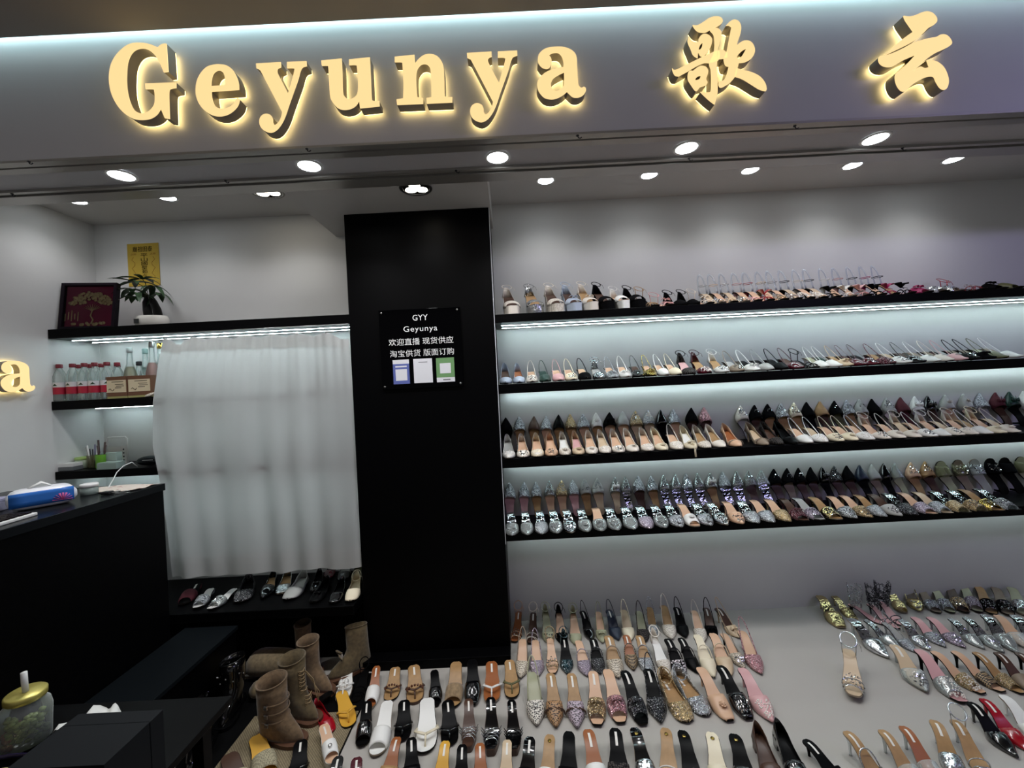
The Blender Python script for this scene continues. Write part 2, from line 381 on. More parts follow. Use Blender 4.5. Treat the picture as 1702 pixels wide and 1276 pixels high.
Yl = ["85,205! 412,185! 415,250! 375,268 365,300 385,360 510,600! 545,480 590,310 585,265 495,262! 495,185! 752,172! 755,235! 700,255 670,310 640,420 580,590 520,760 480,880 430,990 360,1080 280,1118 200,1095 150,1050 128,985 140,920 180,880 230,870 280,890 305,935 310,985 335,1018 380,985 415,920 432,850! 160,330 130,285 90,265!"]
Ul = ["72,205! 342,178! 350,350 357,600 375,670 420,712 470,712 525,680 555,620 560,500 545,300 530,262 440,262! 440,190! 715,162! 730,450 740,690 755,735 790,742 842,742! 845,808! 585,835! 575,735! 530,800 460,842 370,855 290,830 225,760 190,680 178,500 165,290 150,270 78,270!"]
Nl = ["88,155! 350,128! 360,240! 410,180 480,130 560,118 640,140 700,200 735,290 745,450 750,640 765,685 852,688! 852,758! 512,772! 508,702! 575,690! 572,500 565,350 540,275 490,248 430,265 385,330 372,430 380,600 388,690! 465,702! 465,775! 120,790! 112,720! 200,705! 205,500 190,260 180,225 88,222!"]
Al = ["510,330 520,250 570,190 640,155 740,142 850,145 940,175 1000,225 1025,290 1030,400 1040,560 1050,650 1085,685 1120,672 1145,690 1145,730 1110,780 1050,810 980,808 930,770 895,735! 850,775 780,815 700,835 610,820 550,770 510,700 502,620 530,560 600,490 680,450 770,425 850,410! 850,340 825,265 780,222 720,220 670,240 662,262! 685,290 692,350 670,405 630,432 570,415 530,375", "858,478! 790,510 715,560 685,620 690,680 730,722 790,718 840,680 858,620"]
S1 = ["345,180! 400,180 470,140 530,100 600,82 660,95 680,140 640,180 560,220 490,258 430,258 390,240 360,205"]
S2 = ["540,235 590,212 640,225 665,270 650,360 620,470 620,560 612,680 622,850 618,960 590,1065! 520,1010 430,925! 500,932 545,915 552,800 548,680 530,600 575,500 590,400 580,290"]
S3 = ["115,660! 150,680 280,620 400,560 510,510 600,470 640,470 640,560 560,600 480,600 400,630 290,695 190,750! 150,740 125,700"]
S4 = ["300,305! 335,355 380,370 408,365 415,325 450,285 500,280 545,310 560,350 545,420 510,480 465,525 430,520 407,480 400,548! 350,510 325,450 290,365", "458,372! 430,400 412,450 425,455! 450,420"]
S5 = ["330,685! 345,690 400,650 440,635 490,645 515,680 515,720 495,780 510,820 490,850 430,870 400,905 375,910 330,850 295,790 290,740 300,700", "438,740! 400,752 375,780 380,795 420,780"]
S6 = ["715,185! 760,140 810,118 860,140 885,200 875,280 845,370 838,405! 880,370 940,350 1000,370 1035,430 1035,490 1000,550 930,590 860,600! 845,660 820,750 760,820 690,865 655,875 635,845 640,805! 690,795 725,730 748,640! 715,630 697,590 695,540 725,470 745,370 778,200! 750,182", "945,438! 890,470 840,530 850,555 890,530"]
S7 = ["835,660! 900,680 1000,705 1090,750 1150,820 1170,890 1160,915! 1090,895 1000,840 900,780 810,750!"]
S8 = ["625,470! 670,450 730,490! 730,545! 620,560!"]
T1 = ["540,160! 610,170 690,150 760,120 830,105 900,125 950,180 955,230 920,270 850,310 780,380 700,450 600,510 480,570 290,660! 400,560 540,440 660,355! 600,270 560,210"]
T2 = ["228,690 250,662 290,660 400,625 540,560 640,505 740,470 850,440 940,425 1000,395 1060,395 1110,430 1142,490 1120,530 1040,575 940,620 850,680 790,730 640,858! 740,795 800,812 860,800! 828,712! 900,715 970,740 1040,800 1085,890 1102,980 1080,1060 1040,1080 990,1050 945,980 912,918 830,920 740,960 660,1010 590,1070 550,1102 500,1085 455,1020 435,940 445,880 500,830 600,740 685,648! 540,710 440,770 370,797 290,785 240,745"]
GOLD = mat('lit_amber_acrylic', 'ffdf9c', kind='emit', e=0.88)
HALO = mat('letter_back_glow', 'ffe294', kind='emit', e=4.2)
SIDE = mat('letter_return_metal', '8e867a', 0.4, 0.3)
def poly_curve(shapes, z0, z1, offset=0.0):
    """filled, extruded outline meshes in the xy plane"""
    me_all = MB()
    for loops in shapes:
        cu = bpy.data.curves.new('outline', 'CURVE'); cu.dimensions = '2D'; cu.fill_mode = 'BOTH'; cu.extrude = (z1 - z0) / 2; cu.offset = offset
        for lp in loops:
            sp = cu.splines.new('POLY'); sp.points.add(len(lp) - 1); sp.use_cyclic_u = True
            for i, (x, y) in enumerate(lp): sp.points[i].co = (x, y, 0, 1)
        o = bpy.data.objects.new('outline', cu); COL.objects.link(o); bpy.context.view_layer.update()
        me = bpy.data.meshes.new_from_object(o.evaluated_get(bpy.context.evaluated_depsgraph_get()))
        zc = (z0 + z1) / 2
        me_all.add([(v.co.x, v.co.y, v.co.z + zc) for v in me.vertices], [tuple(p.vertices) for p in me.polygons], False)
        bpy.data.objects.remove(o); bpy.data.curves.remove(cu); bpy.data.meshes.remove(me)
    return me_all
def letter(shapes, ox, oy, sc_, label, dx=0, dy=0, plane=None, name='sign_letter', cat='letter', group='lit sign letters on the fascia'):
    YF = FAS - 0.062
    world_loops = []
    for loops in shapes:
        o = []
        for s in loops:
            pts = [U(ox + x / sc_ + dx, oy + y / sc_ + dy, YF) for x, y in parse(s)]
            o.append([(p.x, p.z) for p in pts])
        world_loops.append(o)
    xs = [x for l in world_loops for o in l for x, z in o]; zs = [z for l in world_loops for o in l for x, z in o]
    cx, cz = (min(xs) + max(xs)) / 2, (min(zs) + max(zs)) / 2
    rel = [[[(x - cx, z - cz) for x, z in lp] for lp in l] for l in world_loops]
    t = thing(name, label, cat, (0, 0, 0), 0, group)
    R = Matrix.Rotation(pi / 2, 4, 'X')          # xy outline -> xz, +z -> -y (to the viewer)
    if plane: t.matrix_world = plane
    else: t.location = (cx, FAS, cz)
    def part(nm, sh, z0, z1, m, off=0.0):
        mb = poly_curve(sh, z0, z1, off); me = mb.mesh(nm, m); me.transform(R); return mobj(nm, me, t)
    part('letter_return', rel, 0.018, 0.059, SIDE)
    part('letter_face', rel, 0.0592, 0.0632, GOLD)
    part('back_glow', rel, 0.0135, 0.0176, HALO, -0.0012)
    MB().tube([(0, -0.0, 0), (0, -0.0176, 0)], 0.003, 5)
    return t
S = 7.975
letter([G], 170, 60, S, 'lit amber capital G, first letter of the big shop sign')
letter([E], 315, 90, S, 'lit amber letter e after the capital G on shop sign')
letter([Yl], 415, 80, S, 'lit amber letter y between e and u on shop sign')
letter([Ul], 525, 75, S, 'lit amber letter u in the middle of shop sign')
letter([Nl], 645, 75, S, 'lit amber letter n right of the u on shop sign')
letter([Yl], 415, 80, S, 'lit amber letter y between n and a on shop sign', 350.3, -17.5)
letter([Al], 830, 60, S, 'lit amber letter a ending the Latin name on the fascia')
letter([S1, S2, S3, S4, S5, S6, S7, S8], 1100, 15, 6.716, 'lit amber brush style Chinese character, left one, many strokes', name='sign_character', cat='sign character')
letter([T1, T2], 1430, 5, 7.506, 'lit amber brush style Chinese character at far right, few strokes', name='sign_character', cat='sign character')
sc_w = 0.74
pl = Matrix.Translation((LX, 2.205, 1.69)) @ Matrix.Rotation(pi / 2, 4, 'Z') @ Matrix.Scale(0.80, 4)
letter([Al], 830, 60, S, 'small lit amber letter a on the left side wall', plane=pl, group='lit sign letters on the side wall')
# ---------------- shoes ----------------
# code: (material, words used in labels)
SM = {}
def sm(code, words, *a, **k): SM[code] = (mat(words.replace(' ', '_'), *a, **k), words)
sm('blk', 'black leather', '0a0a0b', 0.35); sm('bps', 'black patent', '08080a', 0.12, kind='patent'); sm('bsu', 'black suede', '08080a', 0.9)
sm('bgl', 'black glitter', '2a2c30', 0.3, 0.6, kind='glitter'); sm('blc', 'black lace', '1c1a1c', 0.6, kind='dots', c2='55504c', s=150, d=0.42)
sm('bgr', 'black teal sequin', '24464e', 0.25, 0.7, kind='glitter', s=300)
sm('ivo', 'ivory satin', 'e6ddd0', 0.35); sm('wht', 'white leather', 'ecebe6', 0.4); sm('crm', 'cream leather', 'e8dcc0', 0.42); sm('nud', 'nude leather', 'd8b090', 0.4)
sm('bei', 'beige satin', 'd0b898', 0.38); sm('tan', 'tan leather', 'b08a5c', 0.45, kind='leather'); sm('sue', 'tan suede', 'a48a68', 0.9, kind='suede')
sm('brn', 'brown leather', '4a3022', 0.4); sm('cog', 'cognac leather', '9a5a30', 0.38); sm('pnk', 'pink satin', 'd8a8a8', 0.35); sm('mag', 'magenta satin', 'a01858', 0.4)
sm('red', 'red patent', 'a01020', 0.15, kind='patent'); sm('bur', 'burgundy patent', '4e0e1c', 0.15, kind='patent'); sm('bsd', 'burgundy suede', '521422', 0.8)
sm('gld', 'gold metallic', 'ccb468', 0.24, 1.0, kind='crinkle'); sm('sil', 'silver metallic', 'd4d8da', 0.2, 1.0, kind='crinkle'); sm('sgl', 'silver glitter', 'b8bcc0', 0.3, 0.7, kind='glitter')
sm('ggl', 'gold glitter', 'c4a878', 0.3, 0.7, kind='glitter'); sm('pgl', 'pink glitter', 'd89aa0', 0.3, 0.6, kind='glitter'); sm('lgl', 'lilac glitter', 'b8a8b8', 0.3, 0.6, kind='glitter')
sm('tau', 'taupe leather', '8a7a68', 0.45); sm('gry', 'grey satin', 'a8a8a4', 0.38); sm('nav', 'navy satin', '1a2438', 0.35); sm('yel', 'yellow leather', 'dba63a', 0.42)
sm('grn', 'dark green satin', '14362c', 0.35); sm('sag', 'sage satin', 'a8a88a', 0.38); sm('olv', 'olive leather', '5c5c3a', 0.45); sm('ppl', 'pale blue satin', 'b4c0d0', 0.35)
sm('dwh', 'white dotted mesh', 'e4ded2', 0.5, kind='dots', s=135, d=0.40, c2='2a2420'); sm('dta', 'tan dotted mesh', 'b08860', 0.5, kind='dots', s=135, d=0.40, c2='2a1c14')
sm('dlv', 'lavender dotted mesh', 'c0b0bc', 0.5, kind='dots', s=135, d=0.40, c2='2a2428'); sm('lac', 'ivory lace', 'e4dcd0', 0.5, kind='dots', c2='a89c8c', s=150, d=0.40)
sm('lep', 'white sequin net', 'd8ccb8', 0.35, kind='dots', c2='5a4c3c', s=190, d=0.42); sm('bdt', 'black pearl dotted mesh', '1a1618', 0.5, kind='dots', c2='e0d8dc', s=105, d=0.42, rnd=0.8)
sm('chk', 'dark fishnet', '2c2420', 0.5, kind='dots', c2='b49a74', s=120, d=0.42, rnd=0.0); sm('raf', 'woven raffia', 'd6cba8', 0.8, kind='weave')
sm('clr', 'clear plastic', 'dfe6e4', 0.06, kind='clear', op=0.22); sm('clg', 'clear glitter plastic', 'd4dad8', 0.2, 0.6, kind='clear', op=0.6); sm('oli', 'olive clear plastic', '8a8a68', 0.12, kind='clear', op=0.5)
sm('mir', 'silver mirror', 'eef2f4', 0.10, 1.0, kind='crinkle'); sm('gmi', 'gold mirror', 'd6c48e', 0.16, 1.0, kind='crinkle'); sm('tul', 'white tulle', 'dfe2dc', 0.6, kind='clear', op=0.42)
sm('frn', 'crystal net', 'd8dce0', 0.2, 0.8, kind='net'); sm('bge', 'burgundy glitter', '6a2432', 0.3, 0.6, kind='glitter')
LABELM = mat('insole_label_print', 'e8e4dc', 0.5); OUT = mat('dark_outsole', '1c1815', 0.6)
GEM = mat('crystal', 'e4eaee', 0.06, 1.0); PEARL = mat('pearl', 'eee8e0', 0.2); GOLDM = mat('gold_metal', 'd6b860', 0.22, 1.0); BEAD = mat('brown_bead', '5a2e18', 0.15, kind='patent')
CLEARHEEL = mat('clear_heel', 'd8dedc', 0.05, kind='clear', op=0.35)
TYP = {  # name of object, phrase, default heel height
 'pu': ('pointed_pump', 'pointed pump', .07), 'sl': ('slingback_shoe', 'slingback', .065), 'an': ('ankle_strap_heel', 'ankle strap heel', .075), 'mu': ('mule_shoe', 'pointed mule', .06),
 'sd': ('slide_sandal', 'open toe slide', .06), 'st': ('strappy_sandal', 'strappy sandal', .08), 'th': ('thong_sandal', 'thong sandal', .03), 'pf': ('platform_heel', 'platform heel', .09),
 'lo': ('pointed_loafer', 'pointed loafer', .045), 'mj': ('ballet_flat', 'ballet flat', .012), 'cs': ('clear_loop_sandal', 'sandal with clear ankle loop', .09)}
ORN = {'': '', 'cry': 'with crystals', 'buc': 'with crystal buckle', 'pea': 'with pearls', 'bow': 'with bow', 'flo': 'with rosette', 'bea': 'with brown beads', 'fea': 'with feathers',
       'bra': 'with twisted braid', 'rib': 'with hanging ribbon', 'rin': 'with metal ring', 'str': 'with narrow strap', 'lac': 'with criss-cross laces', 'mes': 'with mesh shaft', 'coi': 'with gold emblem'}
WID = {'p': [(0, 0), (.03, .0055), (.08, .0115), (.15, .0195), (.25, .0300), (.36, .0362), (.5, .0315), (.65, .0235), (.8, .0222), (.9, .0222), (.96, .0175), (.99, .0095), (1, 0)],
       's': [(0, .013), (.02, .019), (.08, .024), (.15, .028), (.25, .0335), (.36, .0352), (.5, .0305), (.65, .0235), (.8, .0228), (.9, .0228), (.96, .018), (.99, .010), (1, 0)],
       'r': [(0, 0), (.01, .012), (.04, .023), (.1, .031), (.2, .0365), (.34, .038), (.5, .034), (.65, .028), (.8, .028), (.9, .0275), (.96, .0215), (.99, .012), (1, 0)]}
def interp(tab, t):
    for (a, x), (b, y) in zip(tab, tab[1:]):
        if t <= b: return x + (y - x) * ((t - a) / (b - a) if b > a else 0)
    return tab[-1][1]
def sstep(a, b, t):
    t = max(0, min(1, (t - a) / (b - a))); return t * t * (3 - 2 * t)
SHOE_L = 0.235
SHOES = {}
def build_shoe(ty, m, ins, orn='', toe=None, H=None, heelk=None, P=None, lab=None, hm=None, na=None, fw=None):
    """list of (part name, mesh, child list) for one kind of shoe; toe at -y, heel at +y, ground at z=0"""
    key = (ty, m, ins, orn, toe, H, heelk, P, lab, hm, na, fw)
    if key in SHOES: return SHOES[key]
    H = TYP[ty][2] if H is None else H
    toe = toe or {'st': 's', 'sd': 's', 'th': 'r', 'pf': 's', 'mj': 'r', 'cs': 's'}.get(ty, 'p')
    P = P if P is not None else (.045 if ty == 'pf' else .003)
    heelk = heelk or ('flat' if H < .02 else 'block' if ty in ('pf', 'lo') or H < .035 else 'thin')
    um = SM[m][0]; im = SM[ins][0]
    W = WID[toe]; L = SHOE_L
    w = lambda t: interp(W, t) * ({'pf': 1.38, 'cs': 1.0, 'st': 1.04, 'sd': 1.06}.get(ty, 1.13))
    h = lambda t: P + .004 + .010 * (1 - sstep(0, .16, t)) * (0 if P > .02 else 1) * .6 + H * sstep(.32, .88, t)
    y = lambda t: -L * .5 + L * t
    cx = lambda t: .004 * sin(pi * t) - .002
    T = [0, .01, .03, .06, .1, .15, .2, .27, .34, .42, .5, .58, .66, .74, .82, .88, .93, .965, .985, 1]
    parts = []
    # sole
    s = MB(); rows = []
    th = .0045
    for t in T:
        zt = h(t); zb = zt - th
        if P > .02: zb = 0 if t < .46 else max(0, zt - th - P * .7 * (1 - sstep(.46, .62, t)))
        if heelk == 'wedge': zb = 0
        ww = max(w(t), .0006)
        rows.append([(cx(t) - ww, y(t), zb), (cx(t) - ww * 1.02, y(t), zt), (cx(t) + ww * 1.02, y(t), zt), (cx(t) + ww, y(t), zb)])
    s.grid(rows, closed_v=True, smooth=False)
    s.add(rows[0], [(0, 1, 2, 3)], False); s.add(rows[-1], [(3, 2, 1, 0)], False)
    solem = um if (P > .02 or heelk in ('wedge',)) else (OUT if m not in ('clr', 'mir', 'sil', 'gmi', 'wht') else SM['tau'][0])
    if heelk == 'wedge' and m in ('blk', 'bps', 'bsu'): solem = SM['brn'][0]
    parts.append(('sole', s.mesh('sole', solem), []))
    # insole (padded footbed)
    s = MB(); rows = []
    for t in [.012, .03, .06, .1, .16, .24, .33, .42, .52, .62, .72, .82, .9, .95, .978, .988]:
        ww = max(w(t) - .0014, .0008)
        rows.append([(cx(t) + ww * u, y(t), h(t) + .0012 + .0012 * u * u) for u in (-1, -.5, 0, .5, 1)])
    s.grid(rows)
    parts.append(('insole', s.mesh('insole', im), []))
    # insole label
    if lab is not None and lab != '':
        s = MB(); c = .0048; t0, t1 = .70, .91
        if lab == 'coin':
            t_ = .86; s.lathe([(.0075, 0), (.0075, .0012), (.001, .0016)], (cx(t_), y(t_), h(t_) + .002), n=14); lm = GOLDM
        else:
            s.grid([[(cx(t) + c * u, y(t), h(t) + .0024) for u in (-1, 1)] for t in (t0, .78, .82, .86, t1)]); lm = LABELM
        parts.append(('insole_emblem' if lab == 'coin' else 'insole_label', s.mesh('insole_label', lm), []))
    # heel
    if heelk not in ('wedge',):
        s = MB(); hmat = SM[hm][0] if hm else (CLEARHEEL if ins == 'mir' or m in ('clr', 'clg') else um if m not in ('frn', 'tul', 'lep', 'dwh', 'dta', 'dlv') else SM['blk'][0])
        yc = y(.93); zt = h(.9) - th + .0005
        if heelk == 'flat':
            s.box(-.020, .020, y(.74), y(.985), 0, max(.004, h(.8) - th), bev=.001)
        elif heelk == 'block':
            rows = []
            for k, f in enumerate((0, .35, .7, 1)):
                hw_ = .019 - .003 * f * (1 if k < 3 else .6); yb = y(.99) - .004 * f; yf = y(.99) - .040 + .006 * f
                z = zt * (1 - f)
                rows.append([(-hw_, yf, z), (hw_, yf, z), (hw_, yb, z), (-hw_, yb, z)])
            s.grid(rows, closed_v=True, smooth=False); s.add(rows[-1], [(0, 1, 2, 3)], False); s.add(rows[0], [(3, 2, 1, 0)], False)
        else:
            prof = [(0, .0185, .017), (.12, .0135, .0135), (.3, .0085, .0095), (.6, .0058, .0065), (.92, .0050, .0055), (1, .0058, .006)]
            rows = [[(cx(.93) + a * cos(2 * pi * k / 10), y(.985) - .017 - .004 * f + b * sin(2 * pi * k / 10), zt * (1 - f)) for k in range(10)] for f, a, b in prof]
            s.grid(rows, closed_v=True); s.add(rows[-1], [tuple(range(10))], False)
        parts.append(('heel', s.mesh('heel', hmat), []))
    # upper
    vamp = lambda t: .006 + .040 * sstep(-.05, .42, t)
    def cap(tc, tsd, t0=0.0, wf=1.05, hf=1.0, nphi=11, th_=.0016):
        rows = []
        for i in range(9):
            row = []
            for j in range(nphi):
                ph = pi * j / (nphi - 1); te = tsd + (tc - tsd) * sin(ph) ** .8; tb = t0 if not callable(t0) else t0(ph)
                t = tb + (te - tb) * (i / 8)
                if t0 == 0.0 and i == 0: t = 0.002
                row.append((cx(t) - max(w(t), .001) * wf * cos(ph), y(t), h(t) - .002 + vamp(t) * hf * sin(ph) ** .72))
            rows.append(row)
        return rows
    def wall(t0, hts, s_):
        L_, pts = [t for t in (.30, .38, .46, .54, .62, .7, .78, .86, .92, .96, .985) if t >= t0], []
        for t in L_: pts.append((t, -1))
        pts.append((1.0, 0)); pts += [(t, 1) for t in reversed(L_)]
        rows = [[], [], []]
        for t, sd in pts:
            ww = w(t) * 1.04; hh = interp(hts, t)
            nar = 1 - .42 * sstep(.72, .97, t) if sd else 1
            for k, f in enumerate((0, .55, 1)):
                rows[k].append((cx(t) + sd * (ww - .003 * f) * (1 - f * (1 - nar)), y(t) + (.0015 if sd == 0 else 0) - (.004 * f if t > .95 else 0), h(t) - .003 + hh * f))
        s_.shell(rows, .0014)
    up = MB(); straps = MB(); ank = MB(); cup = MB(); hs = False
    if ty in ('pu', 'mj', 'lo'):
        tc = {'pu': .30, 'mj': .30, 'lo': .42}[ty]
        up.shell(cap(tc, .44), .0015); wall(.38, [(.3, .018), (.5, .020), (.7, .026), (.9, .050), (1, .062)], up)
    elif ty == 'sl':
        up.shell(cap(.36, .50), .0015)
    elif ty == 'an':
        up.shell(cap(.32, .46), .0015); wall(.78, [(.78, .012), (.86, .04), (.92, .060), (1, .072)], cup)
    elif ty == 'mu':
        up.shell(cap(.38, .50), .0015)
    elif ty in ('sd',):
        up.shell(cap(.40, .46, t0=lambda ph: .12 + .05 * sin(ph)), .0016)
    elif ty == 'pf':
        up.shell(cap(.36, .40, t0=lambda ph: .14 + .02 * sin(ph)), .0016); wall(.78, [(.78, .012), (.86, .036), (.92, .056), (1, .070)], cup)
    arc = lambda ta, tb, hh, n=9, wf=1.06: [(cx(ta + (tb - ta) * k / n) - w(ta + (tb - ta) * k / n) * wf * cos(pi * k / n), y(ta + (tb - ta) * k / n), h(ta + (tb - ta) * k / n) + hh * sin(pi * k / n) ** .8) for k in range(n + 1)]
    if ty == 'th':
        ap = (cx(.14), y(.13), h(.14) + .001); md = (cx(.24), y(.25), h(.25) + .027)
        straps.tube([ap, (cx(.18), y(.17), h(.18) + .016), md], .0040, 6)
        for sd in (-1, 1):
            straps.tube([md, (cx(.33) + sd * w(.33) * .75, y(.32), h(.33) + .026), (cx(.42) + sd * w(.42) * 1.1, y(.40), h(.42) + .012), (cx(.5) + sd * w(.5) * 1.02, y(.5), h(.5) - .002)], 0.0065, 6, flat=.5)
        hs = True
    if ty in ('st', 'cs') and orn != 'lac':
        straps.tube(arc(.14, .22, .024), .0028, 6, flat=.6); straps.tube(arc(.22, .14, .024), .0028, 6, flat=.6); straps.tube(arc(.32, .34, .032), .003, 6, flat=.6); hs = True
    if orn == 'lac':
        for a_, b_ in ((.12, .26), (.26, .12), (.2, .34), (.34, .2), (.28, .42), (.42, .28), (.14, .16)): straps.tube(arc(a_, b_, .026 + .014 * max(a_, b_)), .0017, 5)
        for sd in (-1, 1):
            for k in range(3): straps.tube([(cx(.4) + sd * (w(.4) + .012 * sin(pi * q / 6)), y(.28 + k * .07) + .006 * (q / 6), h(.4) + .004 + .02 * sin(pi * q / 6)) for q in range(7)], .0013, 5)
        hs = True
    if ty == 'sl' and fw:      # back strap fallen forward across the footbed
        pts = [(cx(.5) - .037 * cos(pi * k / 16), y(.47) + .038 * sin(pi * k / 16) ** .6, h(.5) + .006 + .030 * sin(pi * k / 16) ** .6 + H * .25 * sin(pi * k / 16)) for k in range(17)]
        straps.tube(pts, .0032, 6, flat=.5); hs = True
    elif ty == 'sl':
        pts = []
        for k in range(17):
            a_ = pi * k / 16; pts.append((cx(.7) - .031 * cos(a_) * (1 - .1 * sin(a_)), y(.44) + (y(1.0) - y(.44)) * sin(a_) ** .8, h(.46) + .004 + (H * .92 + .066) * sin(a_) ** .9))
        straps.tube(pts, .0030, 6, flat=.5); hs = True
    if ty in ('an', 'pf', 'st', 'mj') and orn != 'lac' and not na and not (ty == 'mj' and orn != 'str'):
        z0 = h(.86) + (.062 if ty != 'mj' else .04); r0 = .030
        ring = [(cx(.9) + r0 * cos(2 * pi * k / 22), y(.86) + r0 * .95 * sin(2 * pi * k / 22), z0 + .020 * sin(2 * pi * k / 22)) for k in range(22)]
        ank.tube(ring, .0030, 6, closed=True, flat=.6); 
        if ty == 'st':
            for sd in (-1, 1): ank.tube([(cx(.86) + sd * w(.86), y(.84), h(.84)), (cx(.88) + sd * .028, y(.86), z0)], .0024, 5)
        ank.tube([(cx(.9) + r0, y(.86) - .006, z0), (cx(.9) + r0 + .012, y(.80), z0 - .012), (cx(.9) + r0 + .014, y(.77), z0 - .030)], .0022, 5, flat=.5)
    if ty == 'cs':
        cl = MB(); z0 = h(.9)
        cl.tube([(cx(.9) - .03 * cos(pi * k / 14), y(.84 + .14 * sin(pi * k / 14)), z0 + .125 * sin(pi * k / 14) ** .8) for k in range(15)], .0075, 8, flat=.16)
        r0 = .028
        ank.tube([(cx(.9) + r0 * cos(2 * pi * k / 18), y(.86) + r0 * sin(2 * pi * k / 18), z0 + .05) for k in range(18)], .002, 5, closed=True)
        parts.append(('ankle_loop', cl.mesh('ankle_loop', mat('clear_loop_plastic', 'f0f4f4', 0.05, kind='clear', op=0.05)), []))
    sub = []
    # decoration that sits on the vamp
    vt = lambda t, u, lift=0.0: Vector((cx(t) + w(t) * 1.02 * sin(u), y(t), h(t) - .002 + vamp(t) * abs(cos(u)) ** .72 + lift))
    rnd = random.Random(hash_key(key)); tcen = {'sd': .27, 'st': .28, 'th': .26, 'pf': .3, 'cs': .28}.get(ty, .2)
    if orn in ('cry', 'pea', 'buc', 'bow', 'flo', 'bea', 'fea', 'bra', 'rib', 'rin', 'mes'):
        d = MB(); nm_, dm = 'crystal_trim', GEM
        if orn == 'cry':
            for _ in range(52): d.gem(vt(rnd.uniform(max(.05, tcen - .12), tcen + .10), rnd.uniform(-1.0, 1.0), .0022), rnd.uniform(.0022, .0050))
        elif orn == 'pea':
            nm_, dm = 'pearl_trim', PEARL
            for _ in range(80): d.ball(vt(rnd.uniform(.06, tcen + .12), rnd.uniform(-1.1, 1.1), .0018), rnd.uniform(.0022, .0038), 6, 4)
        elif orn == 'buc':
            nm_ = 'crystal_buckle'; c = vt(tcen, 0, .003)
            for k in range(20):
                a_ = 2 * pi * k / 20; q = max(abs(cos(a_)), abs(sin(a_))); d.gem(c + Vector((.0135 * cos(a_) / q ** .7, .0115 * sin(a_) / q ** .7, -.002 * abs(cos(a_)))), .0034)
        elif orn in ('bow', 'rib'):
            nm_, dm = 'bow', (um if m not in ('clr', 'clg', 'dwh') else SM['wht'][0]); c = vt(tcen + .04, 0, .004); bs = 1.9 if ty == 'cs' else 1.15
            for sd in (-1, 1):
                d.shell([[c + bs * Vector((sd * .024 * q, .010 * (v - .5) * 2 * (.25 + .95 * sin(pi * q * .8)), .010 * sin(pi * q) * (1 - .3 * abs(v - .5)) + (.012 * q if bs > 1.5 else 0))) for v in (0, .5, 1)] for q in (0, .25, .5, .75, 1)], .001)
                d.tube([c, c + Vector((sd * .010, -.014, -.001)), c + Vector((sd * .017, -.026, -.009))], .0032, 5, flat=.4)
            d.ball(c + Vector((0, 0, .003)), .0045, 7, 5)
            if orn == 'rib': d.shell([[c + Vector((sx * .006 + .004 * sin(3 * q), -.01 - .045 * min(q, 1.0), -.0 - .005 * q - max(0, q - 1) * .075)) for sx in (-1, 1)] for q in (0, .5, 1, 1.5, 2)], .0008)
        elif orn == 'flo':
            nm_, dm = 'rosette', (um if m not in ('clr',) else SM['ivo'][0]); c = vt(tcen + .02, 0, .004)
            for rr, n_, zz in ((.013, 8, 0), (.008, 6, .004), (.004, 4, .007)):
                for k in range(n_):
                    a_ = 2 * pi * k / n_ + zz * 90; d.ball(c + Vector((rr * cos(a_), rr * sin(a_), zz)), .0062, 6, 4, (1, 1, .45))
        elif orn == 'bea':
            nm_, dm = 'bead_band', BEAD
            for k in range(7):
                a_ = (k - 3) / 3 * 1.05; d.ball(vt(.27 + .04 * cos(a_), a_, .003), .0062, 8, 6)
        elif orn == 'fea':
            nm_, dm = 'feather_tuft', SM['lac'][0] if m != 'pnk' else SM['pnk'][0]; c = vt(tcen, 0, .002)
            for k in range(60):
                a_ = rnd.uniform(0, 2 * pi); e_ = rnd.uniform(.1, 1.3); r_ = rnd.uniform(.012, .024)
                p = Vector((cos(a_) * cos(e_), sin(a_) * cos(e_), sin(e_) * .8)) * r_; d.tube([c, c + p * .6 + Vector((0, 0, .002)), c + p], [.0012, .001, .0004], 3, caps=False)
        elif orn == 'bra':
            nm_, dm = 'braid', SM['tau'][0] if m in ('ivo', 'nud', 'tau', 'tan') else SM['brn'][0]
            for q in (0, pi): d.tube([(cx(.3) - w(.34) * 1.2 * cos(pi * k / 24), y(.30) - .006 * sin(pi * k / 24) + .0025 * cos(k * .9 + q), h(.3) + .034 * sin(pi * k / 24) ** .7 + .0025 * sin(k * .9 + q)) for k in range(25)], .0024, 5)
        elif orn == 'rin':
            nm_, dm = 'metal_ring', STEEL; c = vt(.27, 0, .004)
            d.tube([c + Vector((.009 * cos(2 * pi * k / 14), .009 * sin(2 * pi * k / 14), 0)) for k in range(14)], .0022, 5, closed=True)
        elif orn == 'mes':
            nm_, dm = 'flower_mesh_shaft', um
            for k in range(85):
                a_ = rnd.uniform(0, 2 * pi); zz = rnd.uniform(0.0, .15); r_ = .034 + .012 * zz / .15
                c = Vector((cx(.9) + r_ * cos(a_), y(.80) + r_ * sin(a_), h(.85) + .01 + zz))
                for q in range(4):
                    b_ = q * pi / 2 + a_ * 3; tdir = Vector((-sin(a_), cos(a_), 0)); d.tube([c, c + tdir * .011 * cos(b_) + Vector((0, 0, .011 * sin(b_)))], [.0016, .0036], 3)
        sub.append((nm_, d.mesh(nm_, dm)))
    if up.v:
        parts.append(('upper', up.mesh('upper', um), sub)); sub = []
    if cup.v: parts.append(('heel_cup', cup.mesh('heel_cup', um if m != 'lac' else SM['ivo'][0]), []))
